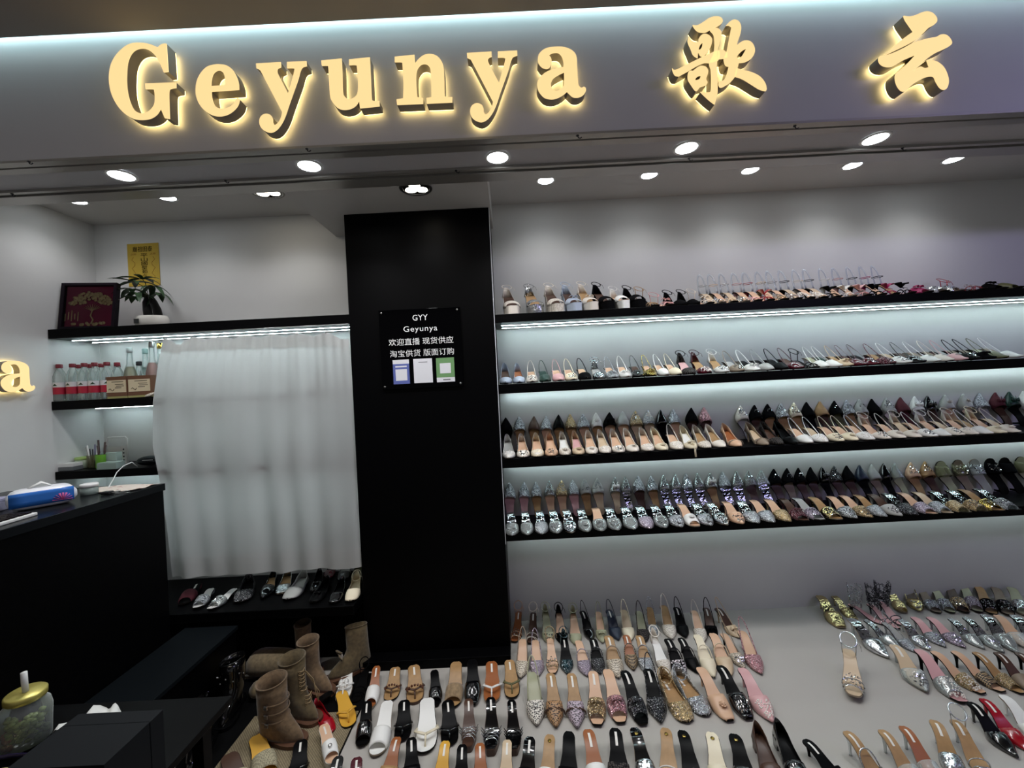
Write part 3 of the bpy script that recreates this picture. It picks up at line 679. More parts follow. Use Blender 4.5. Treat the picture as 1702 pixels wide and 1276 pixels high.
    if hs or ank.v:
        stm = um if m not in ('clr', 'clg', 'dwh', 'dta', 'dlv', 'frn', 'lep', 'bdt', 'lac', 'tul') else {'dwh': SM['sag'][0], 'lac': SM['ivo'][0], 'lep': SM['tau'][0], 'bdt': SM['blk'][0], 'tul': SM['wht'][0]}.get(m, SM['sil'][0])
        if orn == 'lac' and m == 'brn': stm = SM['sil'][0]
        if hs: parts.append(('strap', straps.mesh('strap', stm), sub))
        if ank.v: parts.append(('ankle_strap', ank.mesh('ankle_strap', stm), []))
    SHOES[key] = (parts, TYP[ty]); return SHOES[key]
ALLSHOES = []
def hash_key(k):
    x = 7
    for ch in str(k): x = (x * 31 + ord(ch)) % 1000003
    return x
def extent(parts, R):
    mn = Vector((9, 9, 9)); mx = -mn
    for nm_, me, sub in parts:
        for v in me.vertices:
            p = R @ v.co
            for i in range(3): mn[i] = min(mn[i], p[i]); mx[i] = max(mx[i], p[i])
    return mn, mx
def put_shoe(key_args, loc, R, group, sink=True, scale=1.0, rest_z=None):
    parts, (oname, phrase, _) = build_shoe(*key_args[0], **key_args[1])
    root = thing(oname, '', 'shoe', loc, 0, group)
    root['category'] = 'sandal' if oname.endswith('sandal') else 'shoe'
    z = loc[2]
    if rest_z is not None:
        mn, mx = extent(parts, R.to_3x3() * scale); z = rest_z - mn.z + 0.0004
    root.matrix_world = Matrix.Translation((loc[0], loc[1], z)) @ R.to_4x4() @ Matrix.Scale(scale, 4)
    for nm_, me, sub in parts:
        o = mobj(nm_, me, root)
        for n2, m2 in sub: mobj(n2, m2, o)
    ALLSHOES.append((root, parts, group.startswith('back row')))
    return root
ORDW = ['first', 'second', 'third', 'fourth', 'fifth', 'sixth', 'seventh', 'eighth', 'ninth', 'tenth', 'eleventh', 'twelfth', 'thirteenth', 'fourteenth', 'fifteenth', 'sixteenth', 'seventeenth', 'eighteenth', 'nineteenth', 'twentieth', 'twenty-first', 'twenty-second', 'twenty-third', 'twenty-fourth']
def describe(ty, m, ins, orn, lab=None, extra=''):
    d = SM[m][1] + ' ' + TYP[ty][1]
    if ORN.get(orn): d += ' ' + ORN[orn]
    elif ins in ('tan', 'brn', 'pnk', 'blk', 'red', 'cog', 'mir', 'gmi') and ins != m: d += ', ' + SM[ins][1].split()[0].replace('mirror', 'silver') + ' insole'
    return d
def label_row(items, place):
    """items: [(root, description)] from left to right"""
    n = len(items)
    for i, (o, d) in enumerate(items):
        same = [j for j in range(n) if items[j][1] == d]; k = same.index(i)
        if len(same) == 1: s = f'{d}, {place}'
        elif len(same) == 2: s = f'{d}, {"left" if k == 0 else "right"} one of two, {place}'
        elif len(same) == 3: s = f'{d}, {("left", "middle", "right")[k]} one of three, {place}'
        else: s = f'{d}, {ORDW[i] + " from left" if i < n / 2 else (ORDW[n - 1 - i] + " from right" if i < n - 1 else "rightmost")}, {place}'
        s = s.replace('first from left', 'leftmost'); s = s.replace('first from right', 'rightmost')
        o['label'] = s
def rows_of(txt):
    for ln in txt.strip().splitlines():
        for it in ln.split(';'):
            it = it.split()
            if it: yield it
def opt_parse(tok):
    kw = {}; orn = ''
    for t in tok:
        if '=' in t:
            k, v = t.split('='); kw[k] = float(v) if k in ('H', 'P', 'na', 'fw') else v
        elif t in ORN: orn = t
        elif t == 'lb': kw['lab'] = 'label'
        elif t == 'coin': kw['lab'] = 'coin'
    return orn, kw
def RZ(a): return Matrix.Rotation(a, 3, 'Z')
rj = random.Random(5)
def shelf_row(txt, z, ytoe, place, group, yaw=0.0, scale=.94, defaults={}):
    items = []
    for it in rows_of(txt):
        px = float(it[0]); ty, m, ins = it[1:4]; orn, kw = opt_parse(it[4:]); kw = {**defaults, **kw}
        yw = yaw + rj.uniform(-.05, .05); L = SHOE_L * scale
        X = X_at(px, z + .01, ytoe); c = Vector((X, ytoe, z)) + Vector((-sin(yw) * 1, cos(yw), 0)) * L / 2
        o = put_shoe(((ty, m, ins, orn), kw), (c.x, c.y, z), RZ(yw), group, scale=scale, rest_z=z)
        items.append((o, describe(ty, m, ins, orn)))
    label_row(items, place)
def lean_row(txt, z, ywall, place, group, scale=.95, defaults={}):
    """shoes stood on their heels, toes up against the wall, tops to the viewer"""
    items = []
    for it in rows_of(txt):
        px = float(it[0]); ty, m, ins = it[1:4]; orn, kw = opt_parse(it[4:]); kw = {**defaults, **kw}
        a = radians(-90 - rj.uniform(9, 12)); tilt = rj.uniform(-.04, .04)
        R = Matrix.Rotation(tilt, 3, 'Y') @ Matrix.Rotation(pi, 3, 'Z') @ Matrix.Rotation(a + radians(20), 3, 'X')
        parts, _ = build_shoe(ty, m, ins, orn, **kw); mn, mx = extent(parts, R * scale)
        X = X_at(px, z + mx.z - mn.z, ywall); 
        o = put_shoe(((ty, m, ins, orn), kw), (X, ywall - .002 - mx.y, z), R, group, scale=scale, rest_z=z)
        items.append((o, describe(ty, m, ins, orn)))
    label_row(items, place)
def floor_row(txt, place, group, defaults={}, z=0.0):
    items = []
    for it in rows_of(txt):
        hx, hy, tx, ty_ = map(float, it[:4]); ty, m, ins = it[4:7]; orn, kw = opt_parse(it[7:]); kw = {**defaults, **kw}
        H = kw.get('H', TYP[ty][2]); P = kw.get('P', .045 if ty == 'pf' else .003)
        tp = UZ(tx, ty_, z + P + .008); hp = UZ(hx, hy, z + P + H + .006)
        d = hp - tp; d.z = 0; Ln = d.length; sc_ = max(.86, min(1.1, Ln / SHOE_L))
        c = (tp + hp) / 2 if Ln > .17 else hp - d.normalized() * SHOE_L * sc_ / 2
        yw = math.atan2(-d.x, d.y)
        o = put_shoe(((ty, m, ins, orn), kw), (c.x, c.y, z), RZ(yw), group, scale=sc_, rest_z=z)
        items.append((o, describe(ty, m, ins, orn)))
    label_row(items, place)

shelf_row('''855 pf ivo brn; 895 pf sil tan; 931 pf lac brn; 963 pf ppl2 brn bow''' .replace('ppl2', 'ppl') + ''';990 pf ivo tan bow;1017 pf bsu brn H=.08;1043 pf wht nud H=.05;1067 pf bsu blk H=.05;1092 st tan blk
1118 st pnk nud bow H=.04;1145 an bsu pnk H=.05;1166 an bsu blk H=.05;1184 st ivo nud H=.05 bow;1204 cs sil bei;1224 cs bei nud;1245 cs sil bei cry;1264 cs pnk nud
1285 cs red nud bow;1310 cs ggl nud cry;1332 cs clg nud cry;1353 cs bsu bei pea;1376 cs ivo nud pea;1398 cs bsu bei bow;1424 cs wht nud bow;1450 cs pnk nud bow;1474 cs bsu brn bow
1494 cs mag nud bow;1520 cs bsu tan bow;1550 sd mag pnk bow H=.03;1577 sd sgl nud cry H=.03;1603 sd sil nud cry H=.03;1640 st red pnk cry H=.035;1674 sd bsu olv bow H=.035;1702 sd olv sag H=.03''',
 RSH[0][0], 2.415, 'top shelf', 'shoes on the top shelf', yaw=.17, scale=1.0)
shelf_row('''842 pu ppl brn H=.075;864 pu ppl cog;886 sl ivo nud cry;909 sl grn grn;932 sl pnk nud;954 sl crm nud cry;977 sl bsu nud;1001 an sil gry cry H=.06;1024 sl sgl nud bow;1046 sl wht nud bow;1068 sl bps brn
1090 sl gld nud bow;1111 sl wht nud;1130 sl crm nud;1153 an blc pnk;1182 an bur tan pea;1211 an wht tan cry;1237 sl tau gry cry;1264 sl wht blk bow;1288 sl gry blk;1311 sl blk blk;1338 sl bur brn
1361 st blk blk H=.05;1382 sl wht sag;1400 sl wht grn;1420 sl bei tan bow;1440 sl bur brn;1464 sl bur blk cry;1490 sl bge tan cry;1517 sl wht bei cry;1541 sl bps brn rin;1565 sl wht tau rin;1588 sl ivo tau rin
1610 sl pnk gry rin;1632 sl blk tau cry;1657 sl bsu tau bow;1678 sl olv sag;1700 sl wht tau''', RSH[1][0], 2.415, 'second shelf', 'shoes on the second shelf', yaw=.03, scale=.95)
shelf_row('''846 pu wht gry pea;871 pu ivo nud cry;894 pu crm nud pea;918 pu nud nud cry;943 pu lac wht flo;964 pu bei pnk flo;987 pu ivo nud flo;1010 pu ivo bei pea;1034 pu ivo nud cry;1058 pu ivo nud fea;1082 pu ivo nud pea
1108 pu crm nud flo;1132 sl ivo nud pea;1157 pu crm wht rib;1180 pu lac tan;1206 pu ivo tan;1232 pu nud cog bra;1279 pu tau bei bra;1302 pu blc brn;1326 pu blk blk;1352 sl wht nud;1377 sl wht bei pea;1404 sl crm nud cry
1428 sl crm nud flo;1455 sl wht nud pea;1482 an ivo nud cry;1507 sl ivo nud flo;1534 an ivo bei flo;1559 sl wht nud cry;1583 an wht nud;1605 sl ivo bei cry;1628 an ivo nud pea;1652 sl wht tan;1674 an crm nud flo;1698 sl ivo bei flo''',
 RSH[2][0], 2.378, 'front of third shelf', 'front row of shoes on the third shelf', scale=.90)
lean_row('''841 mu bsu blk;863 sl sgl tan cry;888 mu brn tan;905 mu sgl nud;929 mu blk tan;946 mu ggl tan;970 mu sgl nud cry;989 mu wht tan flo;1011 mu bsu nud bow;1033 mu gry nud;1055 mu ggl bei cry;1077 mu sgl bei pea
1096 mu bps blk;1117 mu sgl nud;1147 mu bsu brn;1168 mu pgl brn;1230 mu ivo gry cry;1251 mu bsu brn buc;1274 mu bsu tan buc;1296 mu sgl tan cry;1317 mu crm tan cry;1338 mu bsu blk;1361 mu tan brn;1385 mu bsu olv buc;1404 mu sgl tan buc
1426 mu gry nud buc;1447 mu bsu blk;1471 mu gry ivo cry;1494 mu bsd bsd;1517 mu wht gry bow;1539 mu bps brn bow;1567 mu tul nud fea;1598 mu tul bei fea;1624 mu sgl gry;1650 mu bsd brn bow;1674 mu grn blk bow;1698 mu wht gry bow''',
 RSH[2][0], BW, 'back of third shelf', 'back row of shoes on the third shelf', defaults={'H': .05})
shelf_row('''853 mu clg mir cry;877 mu clg mir;902 mu sgl mir;926 mu clg mir cry;951 mu sil mir cry;977 mu clg mir flo;1001 mu clg nud cry;1027 mu clg mir cry;1055 mu clg mir;1082 mu lgl mir;1108 mu clg mir cry;1134 mu sgl mir cry;1159 sd wht nud flo
1183 mu sgl mir cry;1211 mu sil mir cry;1235 mu nud nud cry;1262 mu sgl mir;1289 mu sgl nud;1315 mu ggl nud;1341 sd bge brn bow;1368 sd lgl gry cry;1397 sd gmi tan cry;1427 mu sgl nud cry;1452 mu ggl nud cry;1474 mu sgl tan;1500 mu gry brn cry
1527 mu bgl mir;1556 sd lgl nud;1582 sd sgl bei;1612 sd ggl mir;1642 sd ggl mir cry;1668 sd gld tan cry;1695 sd sgl mir cry''',
 RSH[3][0], 2.312, 'front of lowest shelf', 'front row of shoes on the lowest shelf', defaults={'H': .065}, scale=.98)
lean_row('''846 mu sgl pnk cry;872 mu sgl pnk cry;888 mu sgl tan cry;914 mu clg nud cry;932 mu ggl nud cry;952 mu sgl pnk;971 mu gry tan cry;991 mu gry bei cry;1023 mu clg bei bow;1037 mu clg mir cry;1058 mu sgl brn;1084 mu sgl tan cry;1101 mu clg mir cry
1119 mu clg mir;1141 mu sgl mir cry;1157 mu clg mir;1177 mu clg tan bow;1201 mu sgl mir;1222 mu clg mir;1242 mu clr brn buc;1263 mu clr mir;1285 mu bsu brn buc;1305 mu bsu tau buc;1327 mu bsu brn buc;1345 mu bsu brn;1364 mu bps blk bow;1383 mu bgl brn cry
1405 mu bsu brn;1426 mu nav blk;1448 mu gry tau;1467 mu bps blk;1481 mu clr sag;1510 mu nud tan cry;1535 mu tan brn cry;1562 sd oli sag toe=r;1590 sd oli tau toe=r cry;1617 sd clr gry toe=r cry;1643 sd bsu blk toe=r cry;1668 sd bsu blk toe=r;1694 sd olv sag toe=r''',
 RSH[3][0], BW, 'back of lowest shelf', 'back row of shoes on the lowest shelf', defaults={'H': .05})

floor_row('''863 1012 855 1066 st nud cog cry lb;887 1014 884 1058 st ivo brn rin lb;906 1014 911 1060 an sag sag cry;928 1015 934 1062 an bsu nud bow;952 1016 957 1064 an sag nud;969 1012 987 1064 sl bps blk lb;992 1014 1000 1066 sl sag nud bow
1011 1010 1028 1062 sl nav nav lb;1036 1011 1048 1062 sl crm bei;1061 1012 1073 1066 sl blc sag;1078 1006 1088 1058 sl sgl tan;1102 1004 1119 1062 sl lac tan;1123 1006 1139 1058 sl blk blk lb;1152 1010 1168 1060 sl lac nud;1172 1006 1182 1050 sl bsu brn bow lb
1190 1006 1216 1048 sl bei brn bow lb''', 'floor row against the wall', 'floor shoes in the row against the wall', defaults={'H': .085})
floor_row('''869 1060 865 1127 sl lep nud;889 1060 894 1124 sl lgl nud;914 1058 919 1117 st ggl nud cry;937 1058 943 1117 an bgr blk lb;960 1060 977 1123 sl lgl nud fw=1;985 1058 998 1118 sl bgl blk lb fw=1;1010 1056 1029 1127 sl lep tan lb fw=1
1042 1054 1054 1110 sl chk cog lb fw=1;1060 1054 1079 1122 sl sgl tan lb fw=1;1085 1056 1113 1120 an lac wht;1107 1058 1139 1124 sl bdt blk lb fw=1;1133 1058 1161 1116 sl blk blk lb fw=1;1157 1054 1188 1126 sl crm crm fw=1;1182 1052 1215 1124 sl bei nud fw=1
1203 1050 1238 1108 sl lep nud cry;1229 1048 1265 1120 sl pgl nud''', 'second floor row from wall', 'floor shoes in the second row from the wall', defaults={'H': .075})
floor_row('''885 1116 895 1209 sl dwh sag rin;916 1118 927 1212 mu dta tan bra lb;947 1118 958 1213 mu dlv tan bra lb;985 1115 993 1208 sd ggl nud bow lb;1008 1111 1034 1205 sd pgl nud bow;1038 1114 1073 1206 sd bgl blk bow toe=s lb;1074 1110 1099 1205 sl bgl blk lb
1100 1128 1145 1200 mj ggl tan str lb H=.02;1124 1122 1178 1189 mj sgl tan str lb H=.02;1162 1108 1218 1200 mu nud nud flo toe=s;1194 1106 1247 1197 mu bps blk cry toe=s lb;1229 1110 1285 1202 mu pnk pnk pea''', 'third floor row from wall', 'floor shoes in the third row from the wall', defaults={'H': .06})
floor_row('''882 1222 868 1330 sd bsu bps lb;918 1220 905 1335 sd wht tan lb coin;944 1216 938 1335 mu bsu blk;978 1212 1000 1330 sd wht cog lb;1022 1210 1030 1325 mu blc blk lb;1055 1208 1085 1320 sd sil bps coin cry;1106 1209 1112 1318 st wht tan coin na=1;1134 1212 1160 1322 st bps blk coin na=1
1182 1216 1202 1330 sd crm crm coin;1220 1218 1250 1330 mu bps blk coin;1256 1216 1300 1325 lo brn brn;1290 1212 1345 1322 lo bps blk;1336 1224 1400 1300 sd bsu blk buc lb''', 'floor row nearest viewer', 'floor shoes in the row nearest the viewer', defaults={'H': .05})
# right hand clusters on the floor
floor_row('''1361 990 1400 1043 mu gmi gmi toe=s H=.06;1388 988 1422 1028 mu gmi gmi toe=s H=.06;1411 1001 1446 1026 st frn pnk mes H=.05;1438 1000 1470 1032 st bgl pnk mes H=.05;1460 996 1490 1030 st bgl pnk mes H=.05;1477 977 1502 1016 sd gmi gmi H=.06;1504 972 1530 1016 sl gmi brn cry H=.06
1527 976 1560 1018 sd sgl tau cry;1550 974 1585 1018 sd sgl sag cry;1573 972 1606 1018 sd ggl brn cry;1597 970 1632 1020 sd lgl sag cry;1620 972 1652 1024 sd bsu tan cry;1651 974 1682 1026 sd blk tau cry;1675 974 1706 1026 sd sil sag cry''', 'right cluster, row by wall', 'floor shoes in the right cluster, row by the wall', defaults={'H': .055})
floor_row('''1411 1028 1479 1094 mu sil mir;1440 1027 1505 1080 mu clg mir;1466 1032 1520 1082 sl sgl gry;1496 1026 1546 1080 mu sil mir cry;1517 1022 1572 1074 mu sgl pnk cry;1542 1022 1606 1076 mu lgl pnk cry;1580 1024 1640 1078 mu clg mir;1604 1024 1672 1084 mu clg mir cry
1630 1022 1690 1086 mu clg mir;1656 1021 1716 1080 mu clr nud;1681 1021 1742 1080 mu clg mir cry''', 'right cluster, second row', 'floor shoes in the right cluster, second row', defaults={'H': .06})
floor_row('''1480 1068 1548 1157 mu clr bei cry lb;1524 1080 1603 1168 sd clg pnk pea H=.075 hm=blk;1548 1078 1636 1152 sd ggl nud pea H=.075 hm=blk;1586 1079 1664 1146 sd chk nud H=.075 hm=blk;1622 1080 1700 1150 sd ggl tan H=.075 hm=blk lb;1656 1081 1720 1150 sd tau brn H=.075 hm=blk lb;1694 1082 1760 1150 sd bei brn hm=blk H=.075 lb
''', 'right cluster, third row', 'floor shoes in the right cluster, third row')
floor_row('''1409 1074 1422 1168 st sil bei H=.07 P=.02 cry''', 'standing alone on grey floor', 'lone sandal on the floor')
floor_row('''1614 1163 1690 1255 mu bps blk lb H=.075;1634 1158 1712 1248 mu red red lb H=.075;1668 1152 1745 1240 mu wht wht H=.075''', 'at right edge', 'floor shoes at the right edge')
floor_row('''1404 1208 1462 1295 sl sil tan lb H=.085 fw=1;1463 1206 1525 1300 sd clr tan lb H=.08;1498 1200 1562 1298 sd clr cog lb H=.08;1552 1192 1600 1300 sd sil tan lb H=.08 cry;1588 1194 1645 1292 st sil tan lb H=.08''', 'bottom right foreground', 'floor shoes in the bottom right foreground')
# left floor cluster
floor_row('''582 1106 570 1168 th wht wht H=.02 bow;606 1112 588 1166 st bsu blk H=.02;627 1108 614 1180 sd wht cog lb H=.045 str;658 1106 648 1164 th brn tan bea lb H=.035;688 1104 690 1168 th brn tan bea lb heelk=wedge H=.04;722 1110 724 1172 sd bps blk H=.05 rin
760 1100 752 1176 sd sue tan H=.05 toe=r;786 1096 786 1172 mu bps blk toe=s H=.05;818 1096 818 1172 th wht cog lb H=.03;845 1096 850 1160 th olv tan lb H=.03''', 'row against pillar foot', 'floor shoes in the row at the foot of the pillar')
floor_row('''613 1162 604 1238 sd bps blk lb H=.03 toe=r;644 1164 622 1256 sd wht wht H=.04 toe=r;672 1162 668 1228 th bps blk lb H=.04;711 1160 706 1252 th crm wht H=.04;744 1160 748 1238 th bps blk lb H=.05
779 1157 778 1238 st brn brn lac lb H=.065 P=.02 heelk=wedge;816 1155 816 1246 st brn bps lac lb H=.065 P=.02 heelk=wedge;850 1158 854 1246 st bsu bps lac lb H=.065 P=.02 heelk=wedge''', 'second row before pillar', 'floor shoes in the second row before the pillar')
floor_row('''594 1254 586 1330 mu bur bur lb H=.04 toe=s;564 1252 548 1322 mu bsu bps lb H=.04 toe=s;660 1224 634 1312 mu tan cog lb H=.055;684 1224 682 1312 mu blk blk lb H=.055;742 1226 727 1310 mu yel yel lb H=.06;770 1232 764 1318 mu bsu blk lb H=.055
797 1230 797 1310 mu bsd cog lb H=.055;844 1224 838 1308 sd sag bei lb H=.055''', 'front row below pillar', 'floor shoes in the front row below the pillar')
floor_row('''566 1146 582 1206 th yel yel H=.012;536 1198 552 1262 sd wht nud H=.025 P=.03 toe=r rin lb;501 1226 492 1290 th bps blk lb H=.03;425 1218 446 1300 sd raf yel toe=r H=.02;380 1252 400 1330 sd raf brn toe=r H=.02;288 1240 268 1296 sd lac brn toe=r H=.03 P=.035''',
 'near boots at left', 'loose sandals near the boots')
floor_row('''556 1148 532 1172 mu bps blk H=.04 toe=s;524 1176 536 1196 mj red red H=.008''', 'between boots and yellow sandal', 'shoes between the boots and the yellow sandal')
# shoes on the plinth under the curtain
floor_row('''352 976 326 1010 sd sgl wht H=.02 toe=s cry;392 976 348 1012 sd clg wht H=.02 toe=s cry;330 968 303 1004 sd bsd blk H=.02 toe=s lb;416 966 400 1000 mj bgl blk H=.012;457 958 436 994 lo bps tan H=.03 str;480 956 466 986 mj sil tan H=.02
508 960 478 996 mj gry gry H=.012;534 954 526 976 mj bps blk H=.012 bow;546 968 520 1000 mj blk blk H=.012 bow;572 970 556 1000 mj bps blk H=.012;593 962 580 998 mj crm crm H=.012 str;553 938 545 960 mj bur blk H=.012;575 940 570 962 mj bps gry H=.012;596 942 592 962 mj olv olv H=.012''',
 'under curtain', 'shoes on the plinth under the curtain', z=LEDGE)

# ---------------- settle the crowded rows: neighbours that touch are nudged apart and set a little narrower ----------------
from mathutils.bvhtree import BVHTree
LOCAL = {}
def local_geo(parts):
    k = id(parts)
    if k not in LOCAL:
        vs, fs = [], []
        for nm_, me, sub in parts:
            for m_ in [me] + [q[1] for q in sub]:
                o = len(vs); vs += [v.co.copy() for v in m_.vertices]; fs += [[i + o for i in p.vertices] for p in m_.polygons]
        LOCAL[k] = (vs, fs)
    return LOCAL[k]
def settle(recs, rounds=6):
    n = len(recs); st = [[0.0, 0.0, 1.0] for _ in recs]; dirty = set(range(n)); geo = [None] * n; bad = 0
    base = [r[0].matrix_world.copy() for r in recs]
    for it in range(rounds):
        for i in dirty:
            vs, fs = local_geo(recs[i][1]); M_ = Matrix.Translation((st[i][0], st[i][1], 0)) @ base[i] @ Matrix.Diagonal((st[i][2], 1, 1, 1))
            wv = [M_ @ v for v in vs]; xs = [v.x for v in wv]; ys = [v.y for v in wv]; zs = [v.z for v in wv]
            geo[i] = (BVHTree.FromPolygons(wv, fs), (min(xs), max(xs), min(ys), max(ys), min(zs), max(zs)), M_)
        dirty = set(); order = sorted(range(n), key=lambda i: geo[i][1][0]); bad = 0; mv = {}
        for a_, i in enumerate(order):
            A = geo[i][1]
            for j in order[a_ + 1:]:
                B = geo[j][1]
                if B[0] > A[1]: break
                if B[2] > A[3] or A[2] > B[3] or B[4] > A[5] or A[4] > B[5]: continue
                if not geo[i][0].overlap(geo[j][0]): continue
                bad += 1; d = base[j].translation - base[i].translation; d.z = 0
                d = d.normalized() if d.length > 1e-4 else Vector((1, 0, 0))
                for q, s_ in ((i, -1), (j, 1)):
                    m_ = mv.setdefault(q, [0, 0]); m_[0] += s_ * d.x * .0022; m_[1] += s_ * d.y * .0015
        if not bad: break
        for q, (mx_, my_) in mv.items():
            st[q][0] = max(-.012, min(.012, st[q][0] + mx_)); st[q][1] = max(-.008, min(.008, st[q][1] + my_)) if not recs[q][2] else 0.0
            st[q][2] = max(.80, st[q][2] * .965); dirty.add(q)
    for i, r in enumerate(recs):
        r[0].matrix_world = Matrix.Translation((st[i][0], st[i][1], 0)) @ base[i] @ Matrix.Diagonal((st[i][2], 1, 1, 1))
    return bad
print('shoe pairs still touching:', settle(ALLSHOES))
# ---------------- white curtain ----------------
CY = 2.374
def lerp_tab(tab, t):
    for (a, x), (b, y) in zip(tab, tab[1:]):
        if t <= b: return x + (y - x) * (t - a) / (b - a)
    return tab[-1][1]
LE = [(0, (272, 562)), (.10, (262, 602)), (.27, (252, 668)), (.45, (251, 742)), (.6, (262, 800)), (.78, (273, 872)), (1, (283, 961))]
RE = [(0, (579, 552)), (.25, (588, 650)), (.5, (592, 748)), (.75, (597, 845)), (1, (602, 942))]
def lp2(tab, t):
    for (a, x), (b, y) in zip(tab, tab[1:]):
        if t <= b:
            k = (t - a) / (b - a); return (x[0] + (y[0] - x[0]) * k, x[1] + (y[1] - x[1]) * k)
    return tab[-1][1]
HK = [.005, .165, .30, .445, .59, .735, .885]
rc = random.Random(3)
fold = [(rc.uniform(3, 9), rc.uniform(0, 6.28), rc.uniform(.15, 1)) for _ in range(7)]
def curt(u, v):
    a, b = U(*lp2(LE, v), CY), U(*lp2(RE, v), CY)
    p = a.lerp(b, u)
    pl_ = math.exp(-v * 9)                                   # gathered at the header
    near = min(abs(u - h_) for h_ in HK)
    p.z -= .020 * min(1, (near / .07)) ** 1.5 * math.exp(-v * 14) * (1.9 if u > .9 or (.02 < u < .15) else .8)
    f = sum(c * sin(k * 2 * pi * u + ph + v * .6 * (i % 3 - 1)) for i, (k, ph, c) in enumerate(fold)) / 3
    amp = .008 + .020 * v
    p.y += -f * amp + .006 * pl_ * cos(2 * pi * u * 21) - .012 * (1 - sstep(0, .05, near)) * pl_
    p.y -= .010 * sin(v * 9 + 3 * u) * sin(u * 11) * .5
    p.z += .004 * sin(u * 19) * v
    p.y = min(p.y, 2.3965)
    return p
CLOTH = mat('white_curtain_cloth', 'e6e6e4', 0.8, kind='cloth', t=0.62)
t = thing('curtain', 'white cloth curtain hung across the left alcove shelves', 'curtain', (U(430, 555, CY).x, CY, 1.89))
inv = t.location
def sub_grid(v0, v1, nv, off=0.0, nu=170):
    return [[curt(i / nu, v0 + (v1 - v0) * j / nv) - Vector(inv) + Vector((0, off, 0)) for j in range(nv + 1)] for i in range(nu + 1)]
MB().grid(sub_grid(0, .92, 64)).obj('curtain_cloth', CLOTH, t)
hb = MB().grid(sub_grid(.0, .055, 5, -.0016)); hb.obj('curtain_header', CLOTH, t)
MB().grid(sub_grid(.92, 1.0, 7)).grid(sub_grid(.92, 1.0, 7, -.0015)).obj('curtain_hem', CLOTH, t)
for h_ in HK:
    p = curt(h_, 0) - Vector(inv)
    MB().tube([p + Vector((0, 0, -.006)), p + Vector((.002, -.003, .004)), p + Vector((0, 0, .012)), p + Vector((-.002, .004, .018))], .0016, 5).obj('curtain_hook', STEEL, t)
zr = 1.9045
MB().tube([Vector((-1.93, CY + .004, zr)) - Vector(inv), Vector((-.905, CY + .004, zr)) - Vector(inv)], .003, 6).obj('curtain_wire', STEEL, t)

# ---------------- acrylic notice on the pillar ----------------
PF = 2.37
def on_pillar(px, py, Y=PF): return U(px, py, Y)
WTXT = mat('white_print', 'e2e2e0', 0.5); XM = Matrix.Rotation(pi / 2, 4, 'X')
c = U(700.5, 579, PF); t = thing('notice_board', 'black acrylic notice with white lettering and three cards on the pillar', 'sign', (c.x, PF, c.z))
w2, h2 = .228, .222
MB().box(-w2, w2, -.012, -.004, -h2, h2, bev=.001).obj('acrylic_plate', mat('acrylic_black', '020203', 0.08), t)
for sx, sz, in ((-1, 1), (1, 1), (-1, -1), (1, -1)):
    MB().lathe([(.006, 0), (.006, .016), (.004, .019), (.001, .0195)], n=12, M=Matrix.Translation((sx * (w2 - .016), 0, sz * (h2 - .016))) @ XM).obj('stand_off_screw', STEEL, t)
def fit_text(body, cx_, cz_, width, name, m=WTXT, parent=None, y=-.0121, size=.04, spacing=1.0, ht=None):
    o = text_mesh(body, size, m, name, parent, Matrix.Identity(4), spacing=spacing)
    xs = [v.co.x for v in o.data.vertices]; ys = [v.co.y for v in o.data.vertices]
    w = max(xs) - min(xs); k = width / w; kz = (ht / (max(ys) - min(ys))) if ht else k
    mx, my = (max(xs) + min(xs)) / 2, (max(ys) + min(ys)) / 2
    o.data.transform(Matrix.Translation((cx_, y, cz_)) @ XM @ Matrix.Diagonal((k, kz, 1, 1)) @ Matrix.Translation((-mx, -my, 0)))
    return o
def rel(px, py): p = U(px, py, PF) - Vector((c.x, PF, c.z)); return p.x, p.z
P_ = FPX / PF
for body, px, py, wd, ht, sp in (('GYY', 699, 528, 25, 9.5, 1.05), ('Geyunya', 699.5, 547.5, 56, 12, 1.1), ('欢迎直播 现货供应', 700.5, 567, 107, 11.5, 1), ('淘宝供货 版面订购', 702, 586, 106, 11.5, 1)):
    x, z = rel(px, py); fit_text(body, x, z, wd / P_, 'printed_text', parent=t, spacing=sp, ht=ht / P_)
WC = mat('white_card', 'dcdce0', 0.5); GC = mat('grey_print', '6a6a6c', 0.5)
for px, py, w_, h_, colr, kind in ((668, 618, 27, 40, '5a66a8', 'blue'), (704, 616, 31, 40, 'dcdce0', 'white'), (741, 614.5, 30, 40, '6a9460', 'green')):
    x, z = rel(px, py); w_ /= P_ * 2; h_ /= P_ * 2
    cd = MB().box(x - w_, x + w_, -.0128, -.0121, z - h_, z + h_).obj('printed_card', mat(kind + '_card_print', colr, 0.5), t); tag(cd, kind + ' printed card')
    if kind == 'blue':
        MB().box(x - w_, x + w_, -.0131, -.0129, z + h_ * .66, z + h_).box(x - w_ * .7, x + w_ * .7, -.0131, -.0129, z - h_ * .72, z + h_ * .22).obj('card_field', WC, cd)
        for k in range(5): pass
        MB().box(x - w_ * .7, x + w_ * .7, -.0132, -.0130, z + h_ * .38, z + h_ * .5).obj('card_line', WC, cd)
    elif kind == 'green':
        MB().box(x - w_ * .6, x + w_ * .6, -.0131, -.0129, z - h_ * .28, z + h_ * .55).box(x - w_, x + w_, -.0131, -.0129, z - h_, z - h_ * .62).obj('card_field', WC, cd)
        MB().box(x - w_ * .3, x + w_ * .5, -.0133, -.0131, z - h_ * .86, z - h_ * .76).obj('card_line', GC, cd)
    else:
        MB().box(x - w_ * .45, x + w_ * .5, -.0131, -.0129, z + h_ * .68, z + h_ * .74).obj('card_line', GC, cd)

